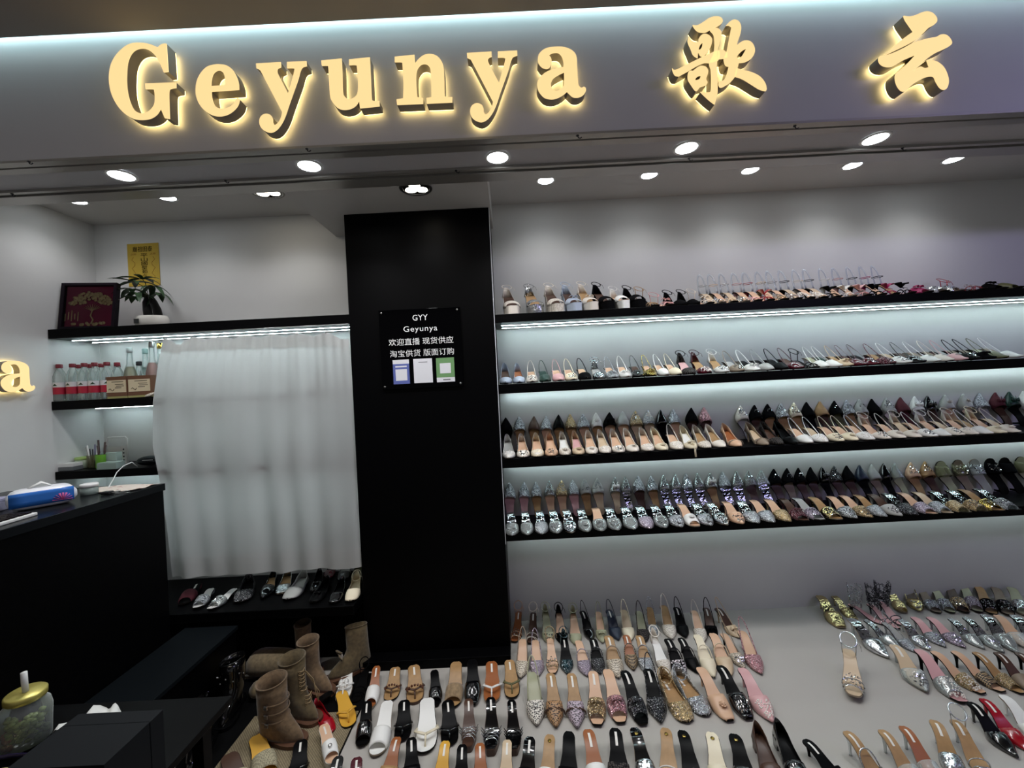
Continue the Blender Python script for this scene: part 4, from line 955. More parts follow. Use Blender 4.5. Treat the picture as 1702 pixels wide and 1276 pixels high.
# ---------------- alcove top shelf: poster, picture, plant ----------------
c = U(239.5, 440, BW); t = thing('yellow_talisman_paper', 'yellow paper with black Chinese characters stuck on alcove wall', 'poster', (c.x, BW, c.z))
w_, h_ = .100, .136
MB().box(-w_, w_, -.004, -.001, -h_, h_).obj('paper_sheet', mat('yellow_paper', 'c4a436', 0.7, kind='paint'), t)
INK = mat('black_ink', '1a1408', 0.7); RINK = mat('brown_ink', '9a6a1c', 0.7)
fit_text('廟祖田泰', -.002, .100, .125, 'printed_heading', INK, t, y=-.0045, ht=.036)
for k, ch in enumerate('平山國聖勅令'): fit_text(ch, .006, .060 - k * .0262, .044 - .003 * k, 'printed_character', INK, t, y=-.0045, ht=.024)
for sx in (-1, 1):
    pth = [(sx * (.062 + .012 * sin(q * 1.9)), -.0045, .05 - q * .018) for q in range(9)]
    MB().tube(pth, .0013, 4).obj('brush_scroll', RINK, t)
    fit_text('之印', sx * .062, .068, .035, 'printed_character', RINK, t, y=-.0045, ht=.013)

bz = LSH[0][0]
c = UZ(153, 541, bz); c = U(155, 543, 2.49)
t = thing('framed_picture', 'dark framed burgundy picture of a gold coin tree leaning on shelf', 'picture', (c.x - .012, 2.47, bz + .0005))
t.rotation_euler = (radians(-9), 0, radians(10))
FW, FH = .142, .283
fm = mat('dark_frame', '1c161c', 0.3)
MB().box(-FW, FW, -.016, .016, 0, .016).box(-FW, FW, -.016, .016, FH - .016, FH).box(-FW, -FW + .016, -.016, .016, .016, FH - .016).box(FW - .016, FW, -.016, .016, .016, FH - .016).obj('picture_frame', fm, t)
MB().box(-FW + .016, FW - .016, .006, .012, .016, FH - .016).obj('picture_panel', mat('burgundy_panel', '8c1a48', 0.6, kind='paint'), t)
coin = mat('gold_coin', 'e0c898', 0.35, 0.15); d = MB(); rp = random.Random(8)
for k in range(110):
    a_ = rp.uniform(0, pi); rr = sqrt(rp.uniform(.08, 1)); x = cos(a_) * .112 * rr + .006; z = .165 + sin(a_) * .066 * rr - .018 * (x / .11) ** 2
    d.lathe([(.0085, 0), (.0085, .0016), (.001, .0018)], n=10, M=Matrix.Translation((x, .0045 - k * .00005, z)) @ XM)
for k in range(16): d.lathe([(.009, 0), (.009, .0016), (.001, .0018)], n=10, M=Matrix.Translation((rp.uniform(-.1, .09), .0045 - k * .0001, .028 + rp.uniform(0, .014))) @ XM)
tag(d.obj('gold_coins', coin, t), kind='stuff')
d = MB().tube([(.012, .002, .035), (.020, .002, .06), (.006, .002, .085), (.012, .002, .115), (.004, .002, .14)], [.005, .004, .0035, .003, .002], 6)
for k in range(9): a_ = .35 + k * .3; d.tube([(.011, .002, .115), (.011 + .045 * cos(a_), .002, .125 + .03 * sin(a_))], .0012, 4)
d.obj('tree_trunk', coin, t)
for k in range(5):
    MB().box(-.125 + k * .016, -.121 + k * .016, .003, .005, .055 + .01 * (k % 2), .10 + .01 * (k % 3)).obj('gold_writing', coin, t)
MB().box(-FW + .014, FW - .014, -.009, -.007, .014, FH - .014).obj('picture_glass', mat('picture_glass', 'f0f4f4', 0.02, kind='clear', op=0.02), t)

c = U(230, 540, 2.50)
t = thing('potted_plant', 'small money tree with thick dark trunks in an oval white pot', 'potted plant', (c.x + .020, 2.575, bz + .0005))
pm = mat('glazed_white_ceramic', 'dcd9d0', 0.2)
MB().lathe([(.060, 0), (.084, .006), (.096, .03), (.098, .055), (.088, .078), (.082, .080), (.078, .070), (.001, .070)], n=32, sy=.62).obj('pot', pm, t)
MB().box(-.058, -.030, -.0625, -.059, .030, .058).obj('pot_seal', mat('dark_seal', '2a2c2c', 0.5), t)
sd_ = mat('white_pebbles', 'd8d4cc', 0.6); d = MB()
for k in range(60):
    a_ = rp.uniform(0, 6.28); rr = sqrt(rp.uniform(0, 1)) * .07; d.ball((rr * cos(a_), rr * sin(a_) * .6, .074), .007, 6, 4)
tag(d.obj('pebbles', sd_, t), kind='stuff')
bark = mat('dark_bark', '1a1a18', 0.7, kind='suede')
MB().tube([(-.020, 0, .07), (-.026, 0, .12), (-.030, 0, .165), (-.022, 0, .20)], [.024, .023, .020, .012], 10).obj('trunk', bark, t)
MB().tube([(.032, .01, .07), (.024, .01, .12), (.012, 0, .165), (-.004, 0, .205)], [.024, .023, .021, .012], 10).obj('trunk', bark, t)
lf = MB(); st = MB()
def leaflet(base, dirv, ln, wd, droop):
    dirv = dirv.normalized(); side = dirv.cross(Vector((0, 0, 1))).normalized(); rows = []
    for k in range(7):
        q = k / 6; p = base + dirv * ln * q + Vector((0, 0, -droop * q * q)); ww = wd * sin(pi * min(1, q * .94 + .06)) ** .8 * .5
        rows.append([p - side * ww + Vector((0, 0, .15 * ww)), p - Vector((0, 0, .1 * ww)), p + side * ww + Vector((0, 0, .15 * ww))])
    lf.grid(rows)
for (bx, by, bz_), n_, sp_, ln_, dr_ in (((-.07, -.02, .285), 6, 0, .13, .05), ((-.02, -.03, .30), 6, 1, .13, .06), ((-.11, .0, .25), 5, 2, .11, .06), ((.03, -.02, .255), 5, 3, .10, .07), ((-.05, -.04, .215), 5, 4, .09, .07), ((.055, 0, .215), 4, 5, .09, .09), ((-.085, -.02, .20), 4, 1, .08, .05)):
    b_ = Vector((bx, by, bz_)); st.tube([(-.014, 0, .195), ((-.014 + bx) / 2, by / 2, .195 + (bz_ - .195) * .8), b_], .0022, 5)
    for k in range(n_):
        a_ = 2 * pi * k / n_ + sp_ * .7; leaflet(b_, Vector((cos(a_), sin(a_) * .6, .25)), ln_ * rp.uniform(.8, 1.15), .034, dr_ * rp.uniform(.6, 1.5))
lf.obj('foliage', mat('green_leaf', '2e4a2a', 0.45), t); st.obj('stems', mat('green_stem', '4a4a2e', 0.6), t)

# ---------------- middle shelf: bottles and cartons ----------------
bz = LSH[1][0] + .0004
BOT = mat('clear_bottle', 'e8f4f2', 0.06, kind='clear', op=0.12); CAPR = mat('dark_red_cap', '7a1828', 0.4)
LABR = mat('red_bottle_label', 'b01838', 0.5); WAT = mat('water', 'dceceb', 0.03, kind='clear', op=0.05)
def bottle(label, x, y):
    t = thing('water_bottle', label, 'bottle', (x, y, bz), rp.uniform(-.2, .2), 'red capped water bottles on the alcove shelf')
    MB().lathe([(.026, 0), (.031, .004), (.031, .03), (.0295, .034), (.031, .038), (.0305, .112), (.031, .118), (.029, .145), (.020, .172), (.0125, .186), (.012, .196)], n=20).obj('bottle_body', BOT, t)
    MB().lathe([(.0145, .192), (.0150, .194), (.0150, .212), (.0130, .214)], n=18).obj('cap', CAPR, t)
    l = MB().lathe([(.0314, .040), (.0314, .080)], n=20); l.f = l.f[:-2]; l.sm = l.sm[:-2]; l.obj('red_label_band', LABR, t)
    l = MB().lathe([(.0314, .0802), (.0314, .108)], n=20); l.f = l.f[:-2]; l.sm = l.sm[:-2]; lo_ = l.obj('white_label_band', WC, t)
    MB().prism([(-.012, 0), (.012, 0), (.004, .008), (0, .013), (-.004, .008)], 0, .0008, Matrix.Translation((0, -.0315, .088)) @ XM).obj('label_tree', mat('green_ink', '1c3a24', .5), lo_)
    return t
b0 = bottle('red capped water bottle at left end of the alcove shelf, front', X_at(100, bz + .1, 2.44), 2.44)
wd_ = ['second from left', 'third from left', 'fourth from left', 'fifth from left']
for i, px in enumerate((122, 141, 158, 178)): copy_thing(b0, (X_at(px, bz + .1, 2.44) + .001 * i, 2.44, bz), .2 * i, 'red capped water bottle in front row, ' + wd_[i])
for i, px in enumerate((112, 133, 152, 170)): copy_thing(b0, (X_at(px, bz + .1, 2.52), 2.52, bz), .3 * i, 'red capped water bottle in row behind, ' + ['leftmost', 'second from left', 'third from left', 'rightmost'][i])
for i, (px, Y) in enumerate(((196, 2.50), (196.5, 2.58))): copy_thing(b0, (X_at(px, bz + .1, Y), Y, bz), 1.0, 'red capped water bottle behind left carton, ' + ('nearer one' if i == 0 else 'against the wall'))
BRN = mat('brown_carton', '6a4630', 0.6, kind='paint'); CLAB = mat('cream_carton_label', 'd6c8a8', 0.6)
for i, (pa, pb_) in enumerate(((176, 212), (213, 252))):
    xa, xb = X_at(pa, bz, 2.415), X_at(pb_, bz, 2.415)
    t = thing('drink_carton', 'brown carton of drinks with cream label, ' + ('beside the red labelled bottles' if i == 0 else 'nearest the curtain'), 'carton', ((xa + xb) / 2, 2.445, bz), 0, 'brown drink cartons')
    w_ = (xb - xa) / 2 - .001
    MB().box(-w_, w_, -.03, .03, .012, .125, bev=.001).obj('carton_body', BRN, t)
    MB().box(-w_, w_, -.029, .029, 0, .0118).obj('carton_base', mat('pale_yellow_liquid', 'a8a468', 0.2), t)
    lb_ = MB().box(-w_ + .004, w_ - .004, -.0308, -.0302, .034, .104).obj('carton_label', CLAB, t)
    for k, (q0, q1, zz) in enumerate(((-.4, .7, .094), (-.1, .7, .080), (0, .75, .070), (-.1, .5, .060))): MB().box(w_ * q0, w_ * q1, -.0312, -.0309, zz - .0016, zz + .0016).obj('label_line', INK, lb_)
    MB().tube([(-w_ * .7 + .008 * k, -.0312, .05 + .007 * sin(k * 1.7)) for k in range(5)], .0016, 4).obj('label_sketch', INK, lb_)
def tall(label, px, Y, liq, h, cap_m, hn=.6, r=.034):
    t = thing('drink_bottle', label, 'bottle', (X_at(px, bz + .2, Y), Y, bz), 0, 'glass drink bottles behind the cartons')
    MB().lathe([(r * .8, 0), (r, .005), (r, h * .42), (r * .8, h * .55), (r * .42, h * .68), (r * .36, h * .95)], n=20).obj('bottle_glass', BOT, t)
    MB().lathe([(r * .78, .004), (r * .96, .008), (r * .96, h * .42), (r * .76, h * .54), (r * .5, h * .62), (.001, h * .62)], n=20).obj('drink', mat(liq[0], liq[1], 0.1, kind='clear', op=0.55), t)
    MB().lathe([(r * .42, h * .90), (r * .44, h * .91), (r * .44, h), (r * .38, h + .003)], n=16).obj('cap', cap_m, t)
tall('pale yellow drink bottle with tall clear neck between the cartons', 216, 2.52, ('pale_yellow_drink', 'b4b088'), .30, mat('frosted_cap', 'd0d8d6', .3))
tall('short pale bottle with dark cap behind the right carton', 231, 2.55, ('pale_drink', 'c0c0a8'), .215, DARKM)
tall('pale teal bottle against the alcove wall', 242, 2.62, ('teal_drink', 'b4ccc8'), .30, mat('teal_cap', '9ab8b4', .4))
tall('pink drink bottle with silver cap beside the curtain', 253, 2.50, ('pink_drink', 'c47a70'), .325, STEEL)
tall('slim bottle with gold neck half behind curtain edge', 267, 2.58, ('rose_drink', 'c8948a'), .325, GOLDM)
c = U(247, 650, 2.395)
t = thing('bread_roll', 'speckled beige oval thing lying on shelf end beside curtain', 'bag', (c.x, 2.408, LSH[1][0] + .012)); t.rotation_euler = (0, radians(-14), 0)
MB().ball((0, 0, 0), .036, 16, 10, (1, .22, .25)).obj('speckled_pouch', SM['lac'][0], t)
t.name = 'speckled_pouch'

# ---------------- lowest alcove shelf ----------------
bz = LSH[2][0] + .0004
def P3(px, Y): return X_at(px, bz + .02, Y)
t = thing('tape_box', 'flat grey and white box at left end of the lowest alcove shelf', 'box', (P3(117, 2.45), 2.45, bz))
MB().box(-.045, .045, -.03, .03, 0, .022, bev=.002).obj('box_base', mat('grey_plastic', '6e7274', .4), t); MB().box(-.044, .044, -.029, .029, .0222, .042, bev=.002).obj('box_lid', WHT, t)
t = thing('lidded_tub', 'white and green lidded tub beside pen cup', 'tub', (P3(135, 2.50), 2.52, bz))
MB().lathe([(.036, 0), (.040, .003), (.042, .05)], n=24).obj('tub_body', mat('pale_green_tub', 'a8b8a0', .4), t); MB().lathe([(.0435, .0502), (.0435, .062), (.038, .066)], n=24).obj('tub_lid', mat('lime_lid', '9ab868', .4), t)
t = thing('pen_cup', 'clear cup crowded with pens between tub and green can', 'cup', (P3(155, 2.50), 2.50, bz))
l = MB().lathe([(.022, 0), (.026, .003), (.028, .075)], n=20); l.f = l.f[:-1]; l.sm = l.sm[:-1]; l.obj('cup_wall', SM['oli'][0], t)
for k in range(7):
    a_ = k * .9; m_ = [WHT, DARKM, mat('violet_pen', '5a5470', .4), DARKM, STEEL, WHT, DARKM][k]
    p = Vector((.012 * cos(a_), .012 * sin(a_), .006)); MB().tube([p, p + Vector((.018 * cos(a_), .012 * sin(a_), .105 + .012 * (k % 3)))], .0035, 6).obj('pen', m_, t)
t = thing('green_can', 'bright green can holding brown brushes', 'can', (P3(169, 2.48), 2.48, bz))
l = MB().lathe([(.026, 0), (.027, .003), (.027, .078)], n=20); l.f = l.f[:-1]; l.sm = l.sm[:-1]; l.obj('can_body', mat('bright_green', '6aa832', .35), t)
for k in range(4):
    a_ = k * 1.5; p = Vector((.010 * cos(a_), .010 * sin(a_), .008)); MB().tube([p, p + Vector((.006 + .012 * cos(a_), .01 * sin(a_), .125 + .015 * (k % 3)))], [.004, .0055], 6).obj('brush', mat('dark_brown_wood', '3a2420', .5), t)
t = thing('clear_storage_box', 'shallow clear plastic box at shelf front below white rack', 'box', (P3(183, 2.43), 2.435, bz))
CB = mat('clear_green_plastic', 'c8dcd4', 0.12, kind='clear', op=0.35)
MB().box(-.055, .055, -.028, .028, 0, .002).box(-.055, .055, -.028, -.026, .002, .035).box(-.055, .055, .026, .028, .002, .035).box(-.055, -.053, -.026, .026, .002, .035).box(.053, .055, -.026, .026, .002, .035).obj('tray', CB, t)
MB().box(-.05, .056, -.026, .03, .0352, .038).obj('tray_lid', CB, t)
t = thing('clear_storage_box', 'upright clear plastic box in front of white rack', 'box', (P3(185, 2.50), 2.50, bz))
MB().box(-.05, .05, -.02, .02, 0, .085, bev=.003).obj('box_shell', CB, t); MB().box(-.044, .044, -.014, .014, .004, .06).obj('box_contents', WHT, t)
t = thing('white_rack', 'white rack with rounded frame and a column of holes', 'rack', (P3(196, 2.58), 2.58, bz)); fr_ = MB()
pth = [(-.06, 0, .003), (-.06, 0, .155), (-.052, 0, .167), (.052, 0, .167), (.062, 0, .155), (.062, 0, .003)]
fr_.tube(pth, .0045, 7).obj('rack_frame', WHT, t); pn = MB().box(-.056, .056, -.002, .002, .002, .11).obj('rack_panel', WHT, t)
for k in range(4): MB().lathe([(.005, 0), (.005, .001)], n=10, M=Matrix.Translation((.04, -.0022, .025 + k * .022)) @ XM).obj('rack_hole', DARKM, pn)
t = thing('black_case', 'rounded black zip case on lowest alcove shelf beside curtain', 'case', (P3(248, 2.46), 2.47, bz))
MB().ball((0, 0, .029), .03, 20, 12, (2.5, 1.5, .95)).obj('case_shell', mat('case_black', '14181a', .45), t)
MB().tube([(.0755 * cos(2 * pi * k / 24), .0455 * sin(2 * pi * k / 24), .029) for k in range(24)], .0015, 5, closed=True).obj('zip', DARKM, t)
MB().box(-.008, .05, -.0475, -.044, .036, .040).obj('pull_tab', STEEL, t)
zc = 1.1045
t = thing('white_cable', 'white cable looping from the shelf down to the desk', 'cable', (0, 0, 0))
pts_ = [Vector((P3(228, 2.44), 2.44, bz + .003)), U(219, 768, 2.41), U(205, 774, 2.37), U(194, 785, 2.33), U(188, 797, 2.24), Vector((U(186, 806, 2.12).x, 2.10, zc))]
off = pts_[-1].copy(); t.location = off; MB().tube([p - off for p in spl_path(pts_)] if 'spl_path' in globals() else [p - off for p in pts_], .0026, 7).obj('cable_run', WHT, t)

# ---------------- reception desk top ----------------
dz = 1.1004
t = thing('tissue_pack', 'blue and white tissue packet with pink flower on the desk', 'tissue packet', (-2.03, 1.80, dz), radians(52))
TB = mat('tissue_film_blue', '2f6fc4', .25); TW = mat('tissue_film_white', 'e6e8ee', .3)
def pillow(hx, hy, hz, mb, n=14):
    rows = []
    for i in range(n + 1):
        u = -1 + 2 * i / n; row = []
        for k in range(16):
            a_ = 2 * pi * k / 16; e = .45; cc, ss = cos(a_), sin(a_); f = max(.12, (1 - abs(u) ** 6)) ** .5
            row.append((u * hx, hy * math.copysign(abs(cc) ** e, cc) * (.92 + .08 * f), hz * (1 + math.copysign(abs(ss) ** e, ss) * f)))
        rows.append(row)
    mb.grid(rows, closed_v=True); mb.add(rows[0], [tuple(range(16))]); mb.add(rows[-1], [tuple(reversed(range(16)))]); return mb
pillow(.100, .055, .042, MB()).obj('packet_body', TW, t)
rows = [[(x, -.0565 + .002 * abs(x) * 10, z) for z in (.016, .036, .058, .074)] for x in (-.095, -.05, 0, .05, .09)]
MB().shell(rows, .0006).obj('blue_print', TB, t)
fl = MB()
for k in range(9): a_ = k * .38; fl.tube([(.055, -.0575, .022), (.055 + .030 * cos(a_), -.0575, .022 + .030 * sin(a_))], [.001, .004], 5, flat=.3)
fl.obj('pink_flower_print', mat('pink_print', 'c85a98', .4), t)
rows = [[(x, y, .066 + .004 * sin(9 * x) + (.006 if abs(y) < .01 else 0)) for y in (-.045, 0, .045)] for x in (-.1, -.05, 0, .05, .1)]
t2 = MB().tube([(-.04, 0, .083), (0, .004, .102), (.03, 0, .083)], [.012, .02, .010], 7, flat=.25).obj('tissue_tuft', WHT, t)
t = thing('cream_tin', 'small grey tin with white lid beside the tissue packet', 'tin', (-2.02, 1.99, dz))
MB().lathe([(.030, 0), (.032, .003), (.032, .036)], n=22).obj('tin_body', mat('grey_tin', '7c8884', .35), t); MB().lathe([(.0335, .0363), (.0335, .050), (.030, .052)], n=22).obj('tin_lid', WHT, t)
q = [UZ(118, 831, dz), UZ(200, 822, dz), UZ(268, 800, dz), UZ(160, 806, dz)]
def paper(name, label, quad, z, m, wob=.004, cat='paper', nm_part='sheet', n=8):
    c_ = sum((Vector((p[0], p[1], 0)) for p in quad), Vector()) / 4; t = thing(name, label, cat, (c_.x, c_.y, z))
    rows = []
    for i in range(n + 1):
        a_ = Vector((quad[0][0], quad[0][1], 0)).lerp(Vector((quad[3][0], quad[3][1], 0)), i / n); b_ = Vector((quad[1][0], quad[1][1], 0)).lerp(Vector((quad[2][0], quad[2][1], 0)), i / n)
        rows.append([a_.lerp(b_, j / n) - c_ + Vector((0, 0, .0015 + wob * (1 + sin(i * 1.3 + j * .9)) * .5)) for j in range(n + 1)])
    MB().shell(rows, .0007).obj(nm_part, m, t); return t
quad_d = [(-2.10, 1.96), (-1.86, 1.99), (-1.835, 2.14), (-2.13, 2.13)]
paper('magazine', 'creased pale magazine lying at the far end of the desk', [(-1.985, 2.0), (-1.83, 2.02), (-1.822, 2.155), (-2.16, 2.14)], dz, mat('magazine_print', 'd8ccc0', .4, kind='dots', s=28, d=.25, c2='b89088', rnd=1.0), .006, 'magazine')
t = thing('key_bunch', 'bunch of keys with a black tag on desk edge', 'keys', (-1.875, 1.965, dz))
for k in range(3): a_ = k * .9 + .3; MB().box(0, .045, -.004, .004, .001 + k * .0024, .003 + k * .0024, M=Matrix.Rotation(a_, 4, 'Z')).lathe([(.010, .001 + k * .0024), (.010, .003 + k * .0024)], (.045 * cos(a_), .045 * sin(a_), 0), n=12).obj('key', STEEL, t)
MB().tube([(.012 * cos(2 * pi * k / 14), .012 * sin(2 * pi * k / 14), .010) for k in range(14)], .0012, 5, closed=True).obj('key_ring', STEEL, t)
MB().box(-.055, -.014, -.016, .012, .001, .016, bev=.004).obj('tag', DARKM, t)
t = thing('keyboard', 'white keyboard with black keys at the near end of desk', 'keyboard', (-1.925, 1.50, dz), radians(96))
MB().box(-.15, .15, -.055, .055, 0, .012, bev=.003).obj('keyboard_tray', WHT, t)
kb = mat('black_keys', '1a1416', .4)
for r_ in range(4):
    for k in range(11): MB().box(-.142 + k * .0258, -.142 + k * .0258 + .021, -.046 + r_ * .023, -.046 + r_ * .023 + .018, .0122, .018, bev=.001).obj('key_cap', kb, t)
t = thing('small_box', 'pale lilac box at the left frame edge behind the tissue packet', 'box', (-2.20, 1.76, dz), .3)
MB().box(-.05, .05, -.04, .04, 0, .04, bev=.002).obj('box_body', mat('lilac_card', 'a8a8c0', .5), t); MB().box(-.051, .051, -.041, .041, .0402, .050, bev=.001).obj('box_lid', mat('lilac_card_lid', '9a9ab4', .5), t)

# ---------------- near left table ----------------
TZ = .66
t = thing('side_table', 'black side table at bottom left carrying box and glass jar', 'table', (-1.17, .86, 0))
MB().box(-.33, .315, -.4, .36, TZ - .02, TZ - .0005, bev=.002).obj('table_top', BLK, t)
for sx, sy in ((-1, -1), (1, -1), (-1, 1), (1, 1)): MB().box(sx * .29 - .015, sx * .29 + .015, sy * .27 - .015, sy * .27 + .015, 0, TZ - .0205).obj('leg', BLK, t)
t = thing('black_shoe_box', 'matte black boot box with fold over lid on side table', 'box', (-.956, .918, TZ))
BX = mat('black_card', '17191c', .55)
MB().box(-.099, .099, -.072, .034, 0, .136, bev=.001).obj('box_body', BX, t)
MB().box(-.0995, .0995, .035, .071, 0, .1385, bev=.001).obj('box_spine', BX, t)
MB().box(-.0995, .0995, -.073, .0345, .1363, .1385, bev=.0005).obj('box_lid', BX, t)
c = UZ(40, 1236, TZ)
t = thing('glass_jar_drink', 'glass jar of green fruit tea with gold lid and white straw', 'drink jar', (-1.298, 1.085, TZ + .003)); t.rotation_euler = (0, radians(3), 0); t.scale = (.86, .86, .92)
GL = mat('jar_glass', 'eef4f2', .04, kind='clear', op=.10)
l = MB().lathe([(.048, 0), (.056, .006), (.057, .085), (.052, .105), (.042, .114), (.042, .122)], n=28); l.f = l.f[:-1]; l.sm = l.sm[:-1]; l.obj('jar_glass', GL, t)
l = MB()
for k in range(90):
    a_ = rp.uniform(0, 6.28); rr = sqrt(rp.uniform(0, 1)) * .043; l.ball((rr * cos(a_), rr * sin(a_), .012 + rp.uniform(0, .062)), rp.uniform(.006, .010), 7, 5, (1, 1, .7))
tag(l.obj('green_fruit_slices', mat('green_olive_fruit', '7c8c48', .35), t), kind='stuff')
l = MB()
for k in range(26):
    a_ = rp.uniform(2.4, 4.6); rr = rp.uniform(.036, .047); l.ball((rr * cos(a_), rr * sin(a_), .010 + rp.uniform(0, .03)), .008, 7, 5)
tag(l.obj('red_fruit_pieces', mat('red_fruit', '8a3420', .35), t), kind='stuff')
MB().lathe([(.044, .1225), (.046, .124), (.046, .138), (.042, .141), (.001, .141)], n=28).obj('jar_lid', mat('gold_lid', 'b8ac5c', .35, .5), t)
MB().tube([(.0, 0, .1405), (-.004, 0, .17), (-.006, 0, .195)], .0075, 12).obj('straw', WHT, t)
paper('receipt', 'crumpled white receipt between jar and black box', [(-1.235, 1.09), (-1.14, 1.06), (-1.10, 1.15), (-1.19, 1.19)], TZ, mat('receipt_white', 'd8d8d4', .6), .03, 'receipt')
paper('plastic_wrapper', 'shiny clear wrapper lying over the receipt', [(-1.20, 1.005), (-1.12, 1.00), (-1.08, 1.06), (-1.13, 1.09)], TZ + .001, mat('wrapper_film', 'c8d0c8', .15, kind='clear', op=.5), .035, 'wrapper')
paper('sticky_note', 'pale yellow note at the bottom left corner', [(-1.31, .95), (-1.19, .94), (-1.18, 1.00), (-1.30, 1.01)], TZ, mat('yellow_note', 'd8cc88', .6), .006, 'note')
t = thing('purple_ribbon', 'dark purple ribbon curling below the glass jar', 'ribbon', (-1.25, 1.01, TZ + .008))
MB().shell([[(x, .03 * (1 - (x / .10) ** 2) - .01, z + .002) for z in (.0, .010)] for x in (-.08, -.05, -.02, .01, .04, .07, .09)], .001).obj('ribbon_band', mat('purple_satin', '2c2450', .4), t)

# ---------------- rug and boots ----------------
t = thing('woven_rug', 'beige woven rug under boots and loose sandals', 'rug', (-1.03, 1.68, .0042))
MB().box(-.27, .225, -.36, .32, 0, .0035, bev=.001).obj('rug_weave', mat('beige_weave', 'a89878', .9, kind='weave', s=190), t)
def boot(label, hx, hy, tx, ty_, h, m, sole_m, open_r=.05, lean=0.0, laces=False, buckles=False, name='ankle_boot', grp='tan suede ankle boots', bow=False, folded=False):
    z0 = .0078
    hp, tp = UZ(hx, hy, z0), UZ(tx, ty_, z0); d = tp - hp; yw = math.atan2(d.x, -d.y); c_ = hp + d.normalized() * .10
    t = thing(name, label, 'boot', (c_.x, c_.y, z0), yw, grp)
    L = .235; W = WID['r']
    y = lambda q: -L / 2 + L * q
    ws = lambda q: max(interp(W, q) * 1.18, .0015)
    s = MB(); N_ = [0, .01, .04, .1, .2, .34, .5, .65, .8, .9, .96, .99, 1]
    s.grid([[(-ws(q) - .004, y(q) * 1.03, 0), (-ws(q) - .004, y(q) * 1.03, .016), (ws(q) + .004, y(q) * 1.03, .016), (ws(q) + .004, y(q) * 1.03, 0)] for q in N_], closed_v=True, smooth=False)
    s.obj('sole', sole_m, t)
    u = MB(); rows = []
    for k, z in enumerate((.012, .03, .055, .08, .10, .125, .16, .20, h)):
        f = min(1, max(0, (z - .03) / .09)); f = f * f * (3 - 2 * f)
        yf = y(.03) * (1 - f) + (.052 - open_r * 1.0 - .02) * f; yb = y(.995) * (1 - f * .1) + .004 * f
        cy_, ry = (yf + yb) / 2, (yb - yf) / 2; rx = .038 * (1 - f) + open_r * (.84 + .16 * (z / h)) * f
        row = []
        for j in range(28):
            a_ = 2 * pi * j / 28; sy_ = sin(a_); toe_n = (1 - .22 * max(0, -sy_) ** 2 * (1 - f))
            row.append((rx * cos(a_) * toe_n + lean * max(0, z - .08), cy_ + ry * sy_, z + (.010 * sin(a_ + 2.2) if z == h else 0) - .0 * f + (.05 * (1 - f) * 0)))
        rows.append(row)
    rows[1] = [(p[0] * .99, p[1], p[2]) for p in rows[1]]
    sh = MB(); 
    P2 = [list(r_) + [r_[0]] for r_ in rows]
    inner = []
    sh.grid(rows, closed_v=True)
    inr = []
    for r_ in rows[3:]:
        cx_ = sum(p[0] for p in r_) / 28; cy_ = sum(p[1] for p in r_) / 28; inr.append([(cx_ + (p[0] - cx_) * .93, cy_ + (p[1] - cy_) * .93, p[2]) for p in r_])
    sh.grid(list(reversed(inr)), closed_v=True); sh.grid([rows[-1], inr[-1]], closed_v=True); sh.add(inr[0], [tuple(range(28))])
    sh.add(rows[0], [tuple(reversed(range(28)))])
    ob = sh.obj('boot_shaft', m, t)
    MB().tube([rows[-1][j] for j in range(28)], .0032, 6, closed=True).obj('collar_piping', m, t)
    if laces:
        l = MB()
        for k in range(9):
            z = .075 + k * .017; yy = min(p[1] for p in rows[min(8, 3 + int((z - .08) / .03)) if z > .08 else 3]) - .002 + .004
            l.tube([(-.018, yy, z), (0, yy - .006, z + .006), (.018, yy, z + .012)], .0022, 5).tube([(.018, yy, z), (0, yy - .007, z + .006), (-.018, yy, z + .012)], .0022, 5)
        for k in range(3): l.tube([(.016, -.03 + k * .006, .21), (.03, -.06, .17 - .01 * k), (.022 + .01 * k, -.08, .11), (.03, -.085, .07)], .0016, 5)
        l.obj('laces', mat('tan_lace', '9a8460', .7), t)
    if buckles:
        for k in range(3):
            z = .10 + k * .038; MB().tube([(rx_ * 1.03, yy_ * 1.03, z) for rx_, yy_ in [(.050 * cos(2 * pi * j / 20), .028 + .058 * sin(2 * pi * j / 20)) for j in range(20)]], .0030, 5, closed=True, flat=1.6).obj('ankle_strap', m, t)
            MB().box(-.062, -.056, .012, .030, z - .008, z + .008, bev=.001).obj('buckle', STEEL, t)
    if bow:
        MB().tube([(0, -.035, .12), (-.03, -.055, .13), (-.045, -.05, .115), (-.01, -.045, .11), (.03, -.055, .125), (.045, -.05, .11), (0, -.035, .115)], .006, 6, flat=.5).obj('bow', m, t)
    return t
SUE = mat('tan_boot_suede', '7c6448', .9, kind='suede'); SUE2 = mat('olive_boot_suede', '6a5a3c', .9, kind='suede'); SOL = mat('brown_boot_sole', '5a3c2a', .5)
boot('tall tan suede boot with side buckles, nearest viewer of the boots', 438, 1222, 522, 1238, .255, SUE, SOL, .056, buckles=True)
boot('olive suede lace-up boot just behind the buckled tan boot', 476, 1180, 536, 1204, .265, SUE2, SOL, .054, laces=True)
boot('brown suede boot with piped collar behind lace-up boot', 504, 1136, 540, 1150, .24, SUE, SOL, .046)
boot('small brown suede boot farthest back beside the plinth', 500, 1100, 520, 1118, .235, SUE, SOL, .040)
boot('olive suede boot with bow standing alone before the pillar', 612, 1104, 590, 1114, .23, SUE2, SOL, .040, lean=-.12, bow=True)
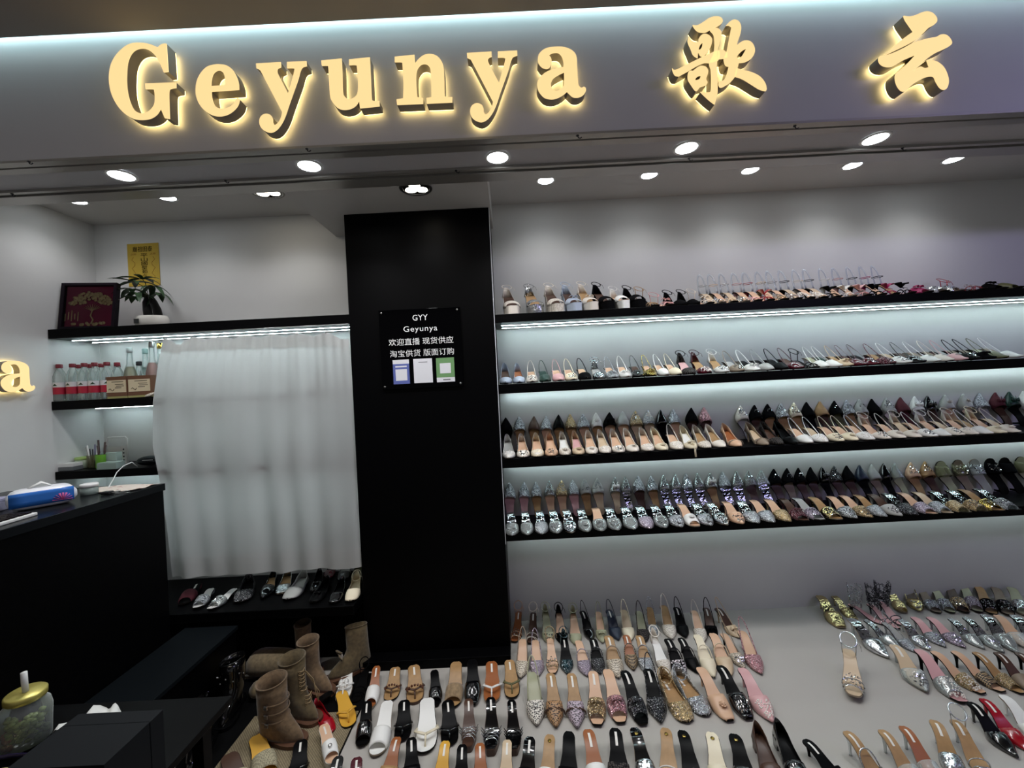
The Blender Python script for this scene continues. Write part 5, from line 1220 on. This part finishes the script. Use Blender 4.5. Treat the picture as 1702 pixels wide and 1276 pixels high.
def lying(label, c_, rz, L, R_, m, name='tall_boot', flat=.55, grp=None):
    t = thing(name, label, 'boot', c_, rz, grp); rows = []
    for i in range(13):
        q = i / 12; f = min(1, (1 - abs(2 * q - 1) ** 5)) ** .5 * (.92 + .08 * cos(q * 3)); f = max(f, .3)
        rows.append([(-L / 2 + L * q, R_ * f * math.copysign(abs(cos(a_)) ** .8, cos(a_)), R_ * flat + R_ * flat * f * math.copysign(abs(sin(a_)) ** .8, sin(a_))) for a_ in [2 * pi * k / 20 for k in range(20)]])
    d = MB(); d.grid(rows, closed_v=True); d.add(rows[0], [tuple(range(20))]); d.add(rows[-1], [tuple(reversed(range(20)))]); d.obj('folded_shaft', m, t)
    rows = []
    for i in range(8):
        q = i / 7; f = max(.15, (1 - q ** 3)) ** .5
        rows.append([(L / 2 - .03 + .05 * q, -.04 - .13 * q + R_ * .5 * f * cos(a_), .028 + .026 * f * sin(a_)) for a_ in [2 * pi * k / 14 for k in range(14)]])
    d = MB(); d.grid(rows, closed_v=True); d.add(rows[0], [tuple(range(14))]); d.add(rows[-1], [tuple(reversed(range(14)))]); d.obj('foot', m, t)
    d = MB().tube([(L / 2 + .025, -.04 - .14 * k / 5, .020) for k in range(6)], .012, 8, flat=.4); d.obj('sole', SOL, t)
    return t
p = UZ(428, 1108, .01)
lying('large tan suede boot shaft lying on its side behind the other boots', (-1.385, 2.31, .0045), .0, .27, .078, mat('pale_tan_suede', '8c7a5c', .9, kind='suede'), flat=.80)
p = UZ(425, 1165, .01); lying('flattened olive suede boot lying behind the buckled boot', (p.x + .02, p.y + .06, .0085), .35, .15, .055, SUE2, flat=.55)
GB = mat('gloss_black_boot', '0a0a0b', .10, kind='patent')
b_ = boot('glossy black ankle boot with studs in the shadow by the bench', 397, 1160, 380, 1192, .235, GB, GB, .052, grp='glossy black boots'); b_.location.z = .0045
for k in range(12):
    a_ = 2 * pi * k / 12; MB().ball((.054 * cos(a_), .02 + .062 * sin(a_), .17 + .02 * (k % 2)), .004, 7, 5).obj('stud', STEEL, b_)
b_ = boot('glossy black boot nearer the viewer beside low bench', 348, 1224, 331, 1258, .15, GB, GB, .045, grp='glossy black boots'); b_.location.z = .0045
